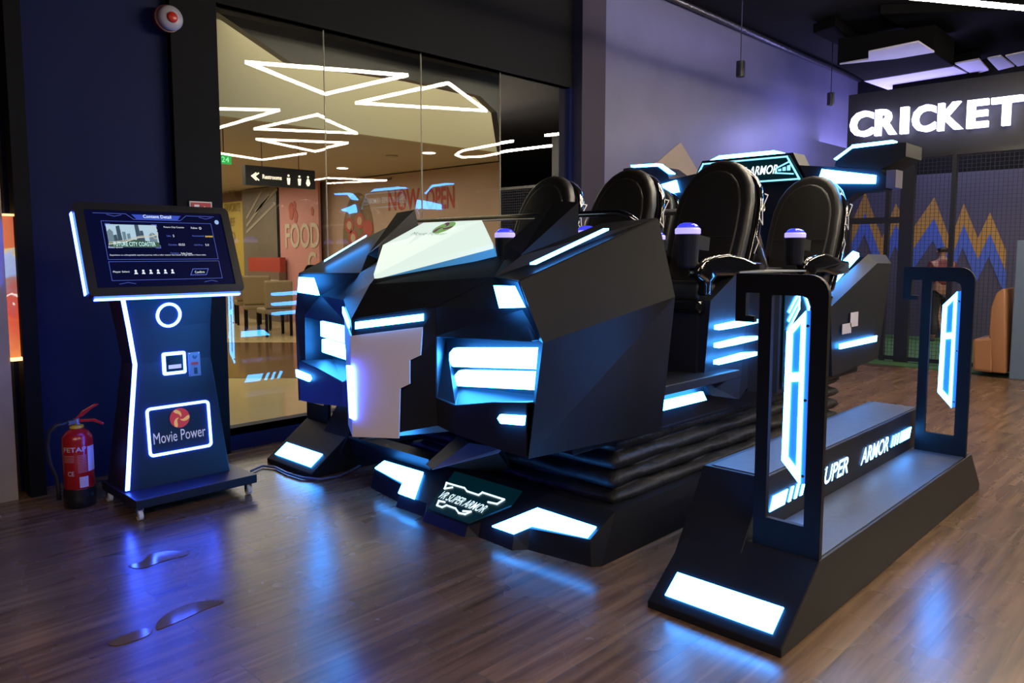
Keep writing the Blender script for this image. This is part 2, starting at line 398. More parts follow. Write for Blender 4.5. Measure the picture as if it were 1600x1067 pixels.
# ================= cabin nose
def P_(x, y, z): return (x, y, z)
T = (2.072, YC, 1.262); P0 = (1.968, YC, 1.109)
B1 = (2.163, 2.56, 1.174); G = (2.37, 2.405, 1.30); Bo = (2.285, 2.15, 1.179)
a_ = (2.193, 2.086, 1.297); d_ = (2.256, 2.03, 1.065)
H0 = (2.097, YC, 1.287); SH = (2.468, 2.492, 1.43); HR = (2.572, 2.698, 1.557)
SHb = (2.50, 2.47, 1.395)
Bl = (2.18, 2.575, 1.045)
mb = MB()
for s in (1, -1):
    f = lambda *p: [sd(q, s) for q in p]
    mb.poly(f(T, P0, B1, G))
    mb.poly(f(T, G, SHb, H0))
    mb.poly(f(SHb, G, (2.9, 2.40, 1.38), (2.9, 2.60, 1.50)))
mb.build('hood', PANEL, ride, solid=.012)
# lit hood panel, a thick slab
LP = [(2.105, YC-.012, 1.297), (2.38, 2.60, 1.40), (2.455, 2.488, 1.462), (2.60, 2.64, 1.575), (2.84, 2.64, 1.63)]
LPf = [(2.100, YC-.008, 1.290), (2.455, 2.495, 1.430), (2.572, 2.690, 1.545)]
full = LPf+[my(p) for p in reversed(LPf)]
hl = MB().slab(full, (-.004, 0, .022)).build('hood_light', HOODL, ride)
side = [(2.10, YC, 1.262)]
mb = MB()
for s in (1, -1):
    q = [sd(p, s) for p in LPf]
    dn = Vector((.01, 0, -.035))
    for p0, p1 in zip(q, q[1:]):
        mb.slab([p0, p1, Vector(p1)+dn, Vector(p0)+dn], (.012, 0, 0))
mb.build('hood_light_edge', mat('blue-lit acrylic edge', (.10, .28, .45), .3, emit=(.05, .30, .62), es=.55), ride)
# emblem and maker's name on the hood light
def globe(parent, o, ux, uy, r, faded=False):
    o = Vector(o); ux = Vector(ux).normalized(); uy = Vector(uy).normalized(); n = ux.cross(uy)
    def disc(name, c, pts, m, h):
        return MB().slab([c+ux*x+uy*y+n*h for x, y in pts], n*.0015).build(name, m, parent)
    red = GLOBE_G if faded else GLOBE_R; yel = GLOBE_P if faded else GLOBE_Y
    circ = [(r*math.cos(k*math.pi/16), r*math.sin(k*math.pi/16)) for k in range(32)]
    disc('emblem', o, circ, red, .001)
    mb = MB()
    for k in range(3):
        a0 = k*2*math.pi/3+.5
        pl = []
        for i in range(9):
            t = i/8; pl.append((r*.98*t*math.cos(a0+1.5*t), r*.98*t*math.sin(a0+1.5*t)))
        for i in range(8, -1, -1):
            t = i/8; a1 = a0+1.5*t+.62*math.sin(math.pi*min(1, t*1.0))*1.0+.25*t
            pl.append((r*.98*t*math.cos(a1), r*.98*t*math.sin(a1)))
        mb.slab([o+ux*x+uy*y+n*.0028 for x, y in pl[1:-1]], n*.001)
    mb.build('emblem', yel, parent)
GLOBE_R = mat('red emblem enamel', (.45, .03, .03), .3, emit=(.5, .04, .03), es=.5)
GLOBE_Y = mat('golden emblem enamel', (.7, .42, .08), .3, emit=(.7, .40, .1), es=.5)
GLOBE_P = mat('dull purple emblem print', (.10, .03, .09), .4, emit=(.10, .03, .08), es=1)
GLOBE_G = mat('green emblem print', (.12, .25, .07), .4, emit=(.16, .32, .10), es=1)
pu = Vector((0, -1, 0)); e1 = Vector(LPf[2])-Vector(LPf[1]); pn = pu.cross(e1).normalized()
slope = Vector((LPf[2][0]-LPf[0][0], 0, LPf[2][2]-LPf[0][2])).normalized()
top_n = pu.cross(slope).normalized()
if top_n.z < 0: top_n = -top_n
def onh(px, py):
    r = Vector(ray(px, py)); p0 = Vector(LPf[0])+Vector((-.004, 0, .0235)); c = Vector((0, 0, CAM_H))
    return c+r*((p0-c).dot(top_n)/r.dot(top_n))
globe(hl, onh(694, 356), pu, slope, .062, True)
text('lettering', 'Movie Power', onh(642, 371), onh(694, 371)-onh(642, 371), (slope-pu*slope.dot(pu)), mat('grey print', (.06, .07, .06), .5, emit=(.22, .25, .22), es=1), hl, w=.27, extr=.012)
# white prow plate, its strip lights, and the body behind it
PW = lambda x, y: at(x, y, Y=None, X=None, Z=None)
dirR = Vector((2.163-1.968, 2.56-YC, 0)).normalized()        # sweep of the prow
nR = Vector((dirR.y, -dirR.x, 0)).normalized()
if nR.x > 0: nR = -nR
def onp(px, py, off=0.):
    r = Vector(ray(px, py)); p0 = Vector((1.972, YC, 1))+nR*off; c = Vector((0, 0, CAM_H))
    return c+r*((p0-c).dot(nR)/r.dot(nR))
plate = [(551, 525), (660, 511), (657, 555), (640, 563), (640, 600), (625, 607), (623, 685), (560, 683)]
pr = [onp(x, y, .012) for x, y in plate]
xk = 1.972+nR.x*.012-(-nR.y*.012)*nR.y/nR.x*-1
for i_ in (0, -1):
    v_ = Vector((0, YC, pr[i_].z)); v_.x = (1.972*nR.x+YC*nR.y+.012-YC*nR.y)/nR.x; pr[i_] = v_
for s in (1, -1):
    q = [sd(p, s) for p in pr]; nn = Vector(nR); nn.y *= s
    MB().slab(q, -nn*.01).build('prow_plate', WHITEP, ride)
    st = [onp(x, y, .012) for x, y in ((556, 503), (662, 490), (662, 501), (556, 514))]
    MB().slab([sd(p, s) for p in st], nn*.008).build('prow_light', LIGHTS, ride)
ptl = [onp(x, y, .018) for x, y in ((552, 576), (562, 578), (565, 656), (557, 657))]
bar_c = [(1.963, YC-.012), (1.963, YC+.012)]
MB().slab([(1.955, YC-.022, .905), (1.955, YC+.02, .905), (1.966, YC+.02, .660), (1.966, YC-.022, .655)], (-.012, 0, 0)).build('prow_light', BLUEL, ride, bevel=.004)
body = MB()
for s in (1, -1):
    f = lambda *p: [sd(q, s) for q in p]
    pb = (1.995, YC, .560); bb = (2.19, 2.585, .645)
    body.poly(f(P0, B1, Bl, (2.185, 2.585, .77), bb, pb))
    body.poly(f(pb, bb, (2.7, 2.6, .56), (2.7, YC, .54)))
body.build('nose_body', PANEL, ride, solid=.01)
# brow, headlight recess, headlights, jaw
RB = 2.43
for s in (1, -1):
    f = lambda *p: [sd(q, s) for q in p]
    br = MB()
    br.poly(f(B1, Bo, d_, (2.235, 2.06, 1.06), Bl)).poly(f(G, Bo, B1)).poly(f(G, a_, Bo)).poly(f(a_, d_, Bo))
    br.build('brow', PANEL, ride, solid=.008)
    rc = MB()
    j0, j1, j2, j3 = (2.185, 2.585, .77), (2.20, 2.474, .745), (2.20, 2.242, .790), (2.20, 2.05, .815)
    w0, w1, w2 = (RB, 2.80, 1.0), (RB, 2.70, .775), (RB, 2.47, .775)
    rc.poly(f(Bl, w0, w1, j1, j0))                                 # inner wall
    rc.poly(f(w0, (RB, 2.03, 1.07), (RB, 2.03, .80), w1))         # back
    rc.poly(f(w1, (RB, 2.03, .80), j3, j2, j1))                  # floor
    rc.poly(f(Bl, (2.235, 2.06, 1.06), (RB, 2.03, 1.07), w0))     # roof
    rc.build('headlight_recess', PANEL, ride, solid=.006)
    for k, (xl, xr, z0, z1, z0r, z1r) in enumerate(((2.70, 2.01, .878, .968, .935, 1.025), (2.665, 2.02, .79, .866, .845, .922))):
        X = 2.36
        o_ = [(X, xl-.0, z0+.02), (X, xl-.02, z0), (X, xr, z0r), (X, xr, z1r), (X, xl-.03, z1), (X, xl, z1-.025)]
        MB().slab(f(*o_), (.04, 0, 0)).build('headlight', LIGHTP, ride, bevel=.006)
    jw = MB()
    k0, k1, k2, k3, k4 = (2.19, 2.585, .645), (2.20, 2.475, .622), (2.20, 2.247, .655), (2.20, 2.18, .60), (2.20, 2.05, .598)
    jw.poly(f(j0, j1, k1, k0)).poly(f(j1, j2, k2, k1)).poly(f(j2, j3, k4, k3, k2)).poly(f(k0, k1, k2, k3, k4, (2.7, 2.05, .56), (2.7, 2.6, .56)))
    jw.build('jaw', PANEL, ride, solid=.008)
    pl = [at(780, 653, X=2.19), at(784, 647, X=2.19), at(822, 649, X=2.19), at(820, 664, X=2.19), at(785, 661, X=2.19)]
    MB().slab(f(*pl), (-.012, 0, 0)).build('jaw_light', LIGHTS, ride)
    wl = [(2.200, 2.223, 1.278), (2.190, 2.105, 1.280), (2.206, 2.062, 1.196), (2.232, 2.222, 1.184)]
    MB().slab(f(*wl), (-.014, 0, 0)).build('wing_light', LIGHTP, ride)
    # side wing
    b_ = (2.90, 1.915, 1.560); c_ = at(1053, 464, Y=1.86); e_ = (2.201, 2.04, .592); f_ = at(1031, 674, Y=2.0)
    dd = (2.225, 1.985, 1.06)
    pn_ = (Vector(b_)-Vector(a_)).cross(Vector(dd)-Vector(a_)).normalized(); rr_ = Vector(ray(1053, 464)); cc_ = Vector((0, 0, CAM_H))
    c_ = tuple(cc_+rr_*((Vector(a_)-cc_).dot(pn_)/rr_.dot(pn_)))
    wg = MB()
    wg.poly(f(a_, b_, c_, dd)).poly(f(dd, c_, e_)).poly(f(c_, f_, e_)).poly(f(a_, dd, d_)).poly(f(dd, e_, (2.23, 2.06, .60), d_))
    wg.poly(f(b_, c_, (c_[0]+.02, 2.12, c_[2]), (2.92, 2.2, 1.54))).poly(f(c_, f_, (f_[0]+.02, 2.14, f_[2]), (c_[0]+.02, 2.12, c_[2])))
    wing = wg.build('side_wing', PANEL, ride, solid=.01)
    # top ledge with its strip light and the fin
    tp = MB(); bi = (2.90, 2.36, 1.50)
    tp.poly(f(a_, b_, (2.90, 2.22, 1.545), (2.47, 2.33, 1.395), G)).poly(f(G, (2.47, 2.33, 1.395), (2.47, 2.433, 1.38)))
    tp.build('wing_ledge', PANEL, ride, solid=.01)
    st = [(2.315, 2.140, 1.362), (2.330, 2.122, 1.362), (2.684, 2.018, 1.508), (2.670, 2.036, 1.508)]
    MB().slab(f(*st), (0, 0, .008)).build('ledge_light', LIGHTS, ride)
    fn = MB()
    of, ot, it_, if_ = (2.47, 2.335, 1.405), (2.744, 2.236, 1.641), (2.752, 2.39, 1.653), (2.47, 2.433, 1.447)
    ob_, ib_ = (2.744, 2.236, 1.47), (2.80, 2.40, 1.45)
    ofb, ifb = (2.46, 2.335, 1.37), (2.455, 2.44, 1.36)
    fn.poly(f(of, ot, it_, if_, ofb, ob_, ib_, ifb), [(0, 1, 2, 3), (0, 4, 5, 1), (1, 5, 6, 2), (3, 2, 6, 7), (0, 3, 7, 4), (4, 7, 6, 5)])
    fn.build('fin', PANEL, ride)
# closed deck below hood and ledges (keeps the nose solid)
MB().box((2.50, 2.12, .62), (3.02, 2*YC-2.12, 1.30)).build('nose_core', DARK, ride)
# front grab bar
def bar(pts, r, name, par=ride, m=CHROME):
    return MB().tube(pts, r, 12).build(name, m, par, smooth=True)
def arc_bar(x, z, y0, y1, drop, back):
    pts = [(x, y1, z), (x, y0+.12, z)]
    for k in range(1, 7):
        a = k/6*math.pi/2
        pts.append((x+back*(1-math.cos(a))*.5, y0+.12-.12*math.sin(a), z-.08*(1-math.cos(a))))
    pts.append((x+back, y0-.01, z-.08-drop))
    return pts
TUBE = mat('black chromed tube', (.35, .36, .40), .14, 1.)
bar(arc_bar(2.98, 1.600, 2.09, 3.72, .05, .10), .016, 'grab_bar', m=TUBE)
# ---- footboards and lower side lights
for s in (1, -1):
    f = lambda *p: [sd(q, s) for q in p]
    L1 = [at(1035, 580, Y=2.02), at(1104, 579, Y=2.04), at(1137, 582, Y=1.93), at(1035, 604, Y=1.95)]
    z = .79
    MB().slab(f((3.0, 2.45, z), (3.62, 2.45, z), (3.75, 1.94, z), (3.0, 1.95, z)), (0, 0, -.045)).build('footboard', PANEL, ride, bevel=.004)
    sk = MB().slab(f((3.05, 2.03, .76), (3.62, 2.03, .76), (3.95, 2.10, .54), (3.05, 2.10, .54)), (0, .03*s, 0))
    sk.build('side_skirt', PANEL, ride)
    sl = [at(1031, 625, Y=2.035), at(1092, 611, Y=2.035), at(1098, 624, Y=2.055), at(1028, 641, Y=2.055)]
    sl = [(p[0], p[1]-.012, p[2]) for p in sl]
    MB().slab(f(*sl), (0, -.012*s, 0)).build('side_light', LIGHTP, ride)
    MB().slab(f((3.55, 2.03, .76), (3.74, 1.96, .76), (3.60, 2.06, .66)), (0, .02*s, 0)).build('footboard_bracket', PANEL, ride)
    # doorway floor and inner walls
    MB().slab(f((3.50, 2.06, .70), (3.50, 2.06, 1.14), (3.50, 2.6, 1.14), (3.50, 2.6, .70)), (.03, 0, 0)).build('seat_box_front', DARK, ride)
    # middle pod
    Y0 = 2.0
    F1 = [(3.53, Y0, 1.165), (3.80, Y0, 1.30), (3.955, Y0, 1.30), (3.955, Y0, .66), (3.90, Y0+.02, .60), (3.60, Y0+.02, .66), (3.53, Y0+.03, .74)]
    pod = MB().slab(f(*F1), (0, .10*s, 0))
    F2_ = [(3.955, Y0, 1.30), (4.11, 1.90, 1.30), (4.11, 1.90, .62), (3.955, Y0, .64)]
    pod.slab(f(*F2_), (.02, .12*s, 0))
    F3_ = [(4.11, 1.90, 1.30), (4.50, 1.90, 1.27), (4.62, 1.92, 1.05), (4.58, 1.93, .62), (4.11, 1.90, .62)]
    pod.slab(f(*F3_), (0, .16*s, 0))
    pd = pod.build('side_pod', PANEL, ride)
    MB().slab(f((3.83, 2.0, 1.302), (4.45, 1.90, 1.302), (4.45, 2.12, 1.302), (3.86, 2.12, 1.302)), (0, 0, .008)).build('pod_top_plate', GREY, pd)
    MB().box((3.55, min(sd((0, 2.1, 0), s)[1], sd((0, 2.5, 0), s)[1]), .78), (4.60, max(sd((0, 2.1, 0), s)[1], sd((0, 2.5, 0), s)[1]), 1.12)).build('seat_box', DARK, ride)
    for zc in (1.030, .936, .848):
        q = [(3.565, Y0-.004, zc-.014), (3.60, Y0-.004, zc-.020), (3.80, Y0-.004, zc-.018), (3.99, Y0-.022, zc-.006), (3.99, Y0-.022, zc+.014), (3.86, Y0-.004, zc+.020), (3.565, Y0-.004, zc+.008)]
        MB().slab(f(*q), (0, -.014*s, 0)).build('slat_light', LIGHTS, pd)
    # graphic panel on the pod
    n3 = (0, -s, 0)
    gp = MB().slab(f((4.15, 1.892, 1.26), (4.42, 1.892, 1.26), (4.49, 1.892, 1.10), (4.49, 1.892, .66), (4.15, 1.892, .64)), (0, -.006*s, 0)).build('graphic_panel', TEAL, pd)
    mb = MB()
    G3 = lambda x, z: sd((x, 1.884, z), s)
    polyline_plate([G3(4.20, 1.235), G3(4.36, 1.225), G3(4.465, 1.09), G3(4.465, .98)], n3, .016, .004, mb)
    polyline_plate([G3(4.47, .88), G3(4.47, .67), G3(4.20, .655)], n3, .016, .004, mb)
    for k in range(3):
        polyline_plate([G3(4.20, .98+.05*k), G3(4.33, 1.09+.05*k), G3(4.33, 1.13+.05*k)], n3, .014, .004, mb)
        polyline_plate([G3(4.20, .86-.045*k), G3(4.32, .93-.045*k), G3(4.32, .98-.045*k)], n3, .014, .004, mb)
    mb.slab([G3(4.34, .93), G3(4.45, 1.06), G3(4.45, .98)], Vector(n3)*.004).slab([G3(4.34, .90), G3(4.45, .93), G3(4.45, .82)], Vector(n3)*.004)
    mb.build('panel_graphic', LIGHTS, gp)
    # rear pod
    RS = [at(x, y, Y=2.0) for x, y in ((1298, 480), (1370, 412), (1392, 412), (1390, 425), (1371, 559), (1300, 588))]
    BV = [at(1298, 450, Y=2.10), at(1356, 398, Y=2.10), at(1383, 398, Y=2.10)]
    rp = MB().slab(f(*RS), (0, .03*s, 0))
    rp.poly(f(RS[0], RS[1], BV[1], BV[0])).poly(f(RS[1], RS[2], BV[2], BV[1])).poly(f(RS[0], BV[0], (5.05, 2.3, .6), RS[5]))
    rp.poly(f(RS[2], RS[3], RS[4], (6.2, 2.9, .6), (6.3, 2.9, 1.3), BV[2]))
    rpo = rp.build('rear_pod', PANEL, ride, solid=.01)
    MB().box((5.22, min(sd((0, 2.12, 0), s)[1], sd((0, 2.9, 0), s)[1]), .62), (6.1, max(sd((0, 2.12, 0), s)[1], sd((0, 2.9, 0), s)[1]), 1.12)).build('rear_core', DARK, ride)
    strp = [(x, y-.012, z) for x, y, z in [at(1308, 537, Y=2.0), at(1366, 524, Y=2.0), at(1365, 533, Y=2.0), at(1308, 545, Y=2.0)]]
    MB().slab(f(*strp), (0, -.01*s, 0)).build('pod_strip_light', LIGHTS, rpo)
    cap = [at(x, y, Y=2.12) for x, y in ((1292, 447), (1292, 432), (1328, 396), (1337, 399), (1338, 405), (1300, 447))]
    MB().slab(f(*cap), (-.02, -.03*s, .02)).build('pod_capsule_light', LIGHTP, rpo, bevel=.004)
    if s > 0:
        for k, (x, y, w_, h_) in enumerate(((5.26, .86, .16, .07), (5.40, .90, .14, .10))):
            MB().slab([(x, 1.986, y), (x+w_, 1.986, y), (x+w_, 1.986, y+h_), (x, 1.986, y+h_)], (0, -.003, 0)).build('data_sticker', mat('paper sticker', (.55, .5, .48), .6), rpo)
# ---- console and grab bar between the seat rows
MB().box((4.40, 2.12, .78), (4.62, 2*YC-2.12, 1.32)).build('row_console', PANEL, ride, bevel=.01)
bar([(4.60, 3.66, 1.30), (4.60, 3.66, 1.62)]+[(4.60, 3.66-.07*(1-math.cos(k*math.pi/10)), 1.62+.07*math.sin(k*math.pi/10)) for k in range(1, 6)]
    + [(4.60, 2.25+.07*math.cos(k*math.pi/10)-.0, 1.62+.07*math.sin(k*math.pi/10)) for k in (5, 4, 3, 2, 1, 0)][::1]+[(4.61, 2.23, 1.31)], .022, 'grab_bar', m=mat('brushed chrome tube', (.85, .82, .78), .28, 1.))
# ---- seats
BTN = mat('blue translucent button', (.03, .03, .6), .15, emit=(.04, .05, .9), es=1.3, coat=1)
BTNR = mat('lavender lit button rim', (.4, .35, .8), .3, emit=(.45, .38, 1.), es=1.1)
MARK = mat('white trim line', (.8, .8, .82), .6)
def arch(w_, z0, z1, wb_, n_=12, top=.34):
    """outline of a round-topped back, (y, z)"""
    zc = z1-top
    pts = [(-wb_/2, z0)]
    pts += [(-wb_/2-(w_-wb_)/2*math.sin(t*math.pi/2), z0+(zc-z0)*t) for t in (.25, .5, .75)]
    pts += [(-w_/2*math.cos(math.pi*k/n_)*(1.0), zc+top*(math.sin(math.pi*k/n_))**.70) for k in range(n_+1)]
    pts += [(wb_/2+(w_-wb_)/2*math.sin(t*math.pi/2), z0+(zc-z0)*t) for t in (.75, .5, .25)]
    pts += [(wb_/2, z0)]
    return pts
def make_seat(xa, yc):
    x = xa-.23
    lean = .37
    def sh(z): return (z-1.2)*lean
    def pad(w_, z0, z1, wb_, x0, th, top=.33):
        mb = MB(); o_ = arch(w_, z0, z1, wb_, top=top)
        mb.slab([(x+x0+sh(z), yc+y, z) for y, z in o_], (th, 0, 0))
        return mb
    st = pad(.485, 1.12, 1.945, .44, .0, .085, .40).build('seat', LEATHER, ride, bevel=.028, smooth=True, seg=4)
    pad(.39, 1.20, 1.885, .34, -.012, .03, .34).build('backrest_pad', LEATHER, st, bevel=.014, smooth=True, seg=3)
    pad(.51, 1.15, 1.925, .48, .105, .065, .40).build('back_shell', GLOSS, st, bevel=.02, smooth=True, seg=3)
    cu = MB().slab([(x-.30, yc-.22, 1.16), (x-.30, yc+.22, 1.16), (x+.06, yc+.20, 1.12), (x+.06, yc-.20, 1.12)], (0, 0, .11))
    cu.build('seat_cushion', LEATHER, st, bevel=.03, smooth=True, seg=3)
    MB().slab([(x-.32, yc-.23, 1.10), (x-.32, yc+.23, 1.10), (x+.20, yc+.23, 1.05), (x+.20, yc-.23, 1.05)], (0, 0, .07)).build('seat_pan', GLOSS, st, bevel=.02)
    # stitched seam and the trim mark on the shell side
    mb = MB()
    mb.tube([(x-.018+sh(1.50), yc-.19, 1.50), (x-.018+sh(1.50), yc+.19, 1.50)], .003, 6)
    mb.build('seam', mat('leather seam', (.03, .028, .026), .5), st)
    for s in (1, -1):
        y0 = yc-s*.268
        mb = MB()
        y0 = yc-s*.2565
        X_ = lambda o, z: (x+o+sh(z), y0, z)
        polyline_plate([X_(.115, 1.74), X_(.155, 1.735), X_(.12, 1.66), X_(.16, 1.57), X_(.115, 1.60)], (0, -s, 0), .007, .002).build('trim_mark', MARK, st)
        polyline_plate([X_(.12, 1.50), X_(.155, 1.47), X_(.13, 1.41)], (0, -s, 0), .006, .002).build('trim_mark', MARK, st)
        # swooping armrest
        ya = yc-s*.225
        pr_ = [(-.61, 1.29), (-.60, 1.345), (-.545, 1.378), (-.42, 1.402), (-.30, 1.41), (-.14, 1.39), (-.02, 1.362), (.12, 1.355)]
        lo = [(.12, 1.27), (-.10, 1.26), (-.28, 1.285), (-.42, 1.285), (-.47, 1.25), (-.47, 1.19), (-.53, 1.19), (-.52, 1.26)]
        MB().slab([(xa+a, ya-.035, z) for a, z in pr_+lo], (0, .07, 0)).build('armrest', GLOSS, st, bevel=.018, smooth=True, seg=3)
        # big round push button on its bracket
        bxp, byp = xa-.60, yc-s*.185
        MB().lathe([(.045, 1.335), (.052, 1.345), (.062, 1.50), (.060, 1.505)], (bxp, byp, 0), 24).build('button_cup', PANEL, st, smooth=False)
        MB().lathe([(.060, 1.505), (.064, 1.508), (.064, 1.530), (.058, 1.536)], (bxp, byp, 0), 24).build('button_rim', BTNR, st)
        MB().lathe([(.056, 1.534), (.052, 1.546), (.040, 1.556), (.020, 1.562), (.002, 1.563)], (bxp, byp, 0), 24).build('push_button', BTN, st, smooth=True)
        MB().slab([(bxp+.02, byp-.03, 1.43), (bxp+.16, byp-.03, 1.42), (bxp+.17, byp-.03, 1.49), (bxp+.02, byp-.03, 1.505)], (0, .06, 0)).build('button_bracket', PANEL, st)
    return st
seat0 = make_seat(4.02, 2.26)
def copy_part(o, off):
    c = o.copy(); COL.objects.link(c); c.parent = ride; c.location = Vector(o.location)+Vector(off)
    for ch in list(o.children):
        d = ch.copy(); COL.objects.link(d); d.parent = c
    return c
for dx, dy in ((0, .65), (0, 1.30), (1.26, 0), (1.26, .65), (1.26, 1.30)): copy_part(seat0, (dx, dy, 0))
# ---- rear board
XR = 5.62
def YZ(l): return [at(x, y, X=XR) for x, y in l]
cen = [(XR, 2.41, 1.93), (XR, 2.53, 2.155), (XR, 3.29, 2.155), (XR, 3.41, 1.93), (XR, 3.41, 1.0), (XR, 2.41, 1.0)]
bd = MB().slab(cen, (.20, 0, 0)).build('rear_board', PANEL2, ride)
MB().slab([(XR, 2.60, 2.155), (XR, 2.68, 2.185), (XR, 3.14, 2.185), (XR, 3.22, 2.155)], (.12, 0, 0)).build('top_light', LIGHTS, bd)
sg = MB().slab([(XR-.03, 2.435, 1.945), (XR-.03, 2.55, 2.135), (XR-.03, 3.27, 2.135), (XR-.03, 3.385, 1.945)], (.03, 0, 0)).build('header_sign', TEAL, ride)
XS = XR-.032
mb = MB()
polyline_plate([(XS, 3.36, 1.955), (XS, 3.26, 2.125), (XS, 2.56, 2.125), (XS, 2.46, 1.955)], (-1, 0, 0), .012, .006, mb, closed=True)
for s in (1, -1):
    q = [sd((XS, 2.64, 2.025), s), sd((XS, 2.55, 2.085), s), sd((XS, 2.535, 2.01), s)]
    polyline_plate([sd((XS, 2.645, 2.01), s), sd((XS, 2.64, 2.045), s), sd((XS, 2.545, 2.085), s)], (-1, 0, 0), .010, .006, mb)
    polyline_plate([sd((XS, 2.645, 2.01), s), sd((XS, 2.51, 1.995), s)], (-1, 0, 0), .010, .006, mb)
    for k in range(3):
        mb.slab([sd((XS, 2.625-.035*k, 2.022), s), sd((XS, 2.602-.035*k, 2.022), s), sd((XS, 2.602-.035*k, 2.04+.011*k), s), sd((XS, 2.625-.035*k, 2.036+.011*k), s)], (-.006, 0, 0))
mb.build('sign_border', mat('cyan neon line', (.3, .8, 1), .4, emit=(.28, .72, 1), es=1.25), sg)
text('lettering', 'VR SUPER ARMOR', (XS, 3.145, 2.005), (0, -1, 0), (0, 0, 1), mat('white backlit letter', (.8, .9, 1), .4, emit=(.75, .92, 1), es=1.6), sg, w=.515, h=.068, extr=.005, shear=.3, offset=.015)
for s in (1, -1):
    f = lambda *p: [sd(q, s) for q in p]
    arm = YZ([(1255, 254), (1378, 266), (1379, 294), (1392, 294), (1337, 298), (1324, 319), (1316, 345), (1290, 345), (1262, 300)])
    arm = [(XR, 2.50, 2.06), (XR, 1.90, 1.985), (XR, 1.86, 1.93), (XR, 1.86, 1.845), (XR, 2.06, 1.835), (XR, 2.16, 1.76), (XR, 2.22, 1.58), (XR, 2.50, 1.50)]
    ar = MB().slab(f(*arm), (.16, 0, 0)).build('side_arm', PANEL, bd)
    MB().slab(f((XR-.005, 1.862, 1.975), (XR-.005, 1.80, 1.975), (XR-.005, 1.80, 1.855), (XR-.005, 1.862, 1.855)), (.14, 0, 0)).build('arm_cap', GREY if s < 0 else mat('grey arm cap', (.10, .09, .14), .5), bd)
    lm = [(XR-.006, 2.300, 2.015), (XR-.006, 1.926, 1.945), (XR-.006, 1.928, 1.888), (XR-.006, 2.331, 1.915)]
    MB().slab(f(*lm), (-.02, 0, 0)).build('arm_light', LIGHTP, bd)
    hn = [(XR, 2.208, 2.07), (XR, 2.10, 2.145), (XR, 1.78, 2.155), (XR, 1.745, 2.15), (XR, 1.745, 2.06), (XR, 1.90, 1.985), (XR, 2.22, 2.03)]
    MB().slab(f(*hn), (.34, 0, 0)).build('upper_wing', PANEL, bd)
    # leaning upper strip light
    mb = MB()
    mb.slab(f((XR-.008, 2.215, 2.075), (XR-.008, 2.105, 2.152), (XR-.008, 2.10, 2.165), (XR-.008, 2.225, 2.082)), (.10, 0, .0))
    mb.slab(f((XR-.008, 2.105, 2.150), (XR-.008, 1.835, 2.158), (XR-.008, 1.830, 2.176), (XR-.008, 2.10, 2.170)), (.10, 0, .0))
    mb.build('upper_light', LIGHTS, bd)
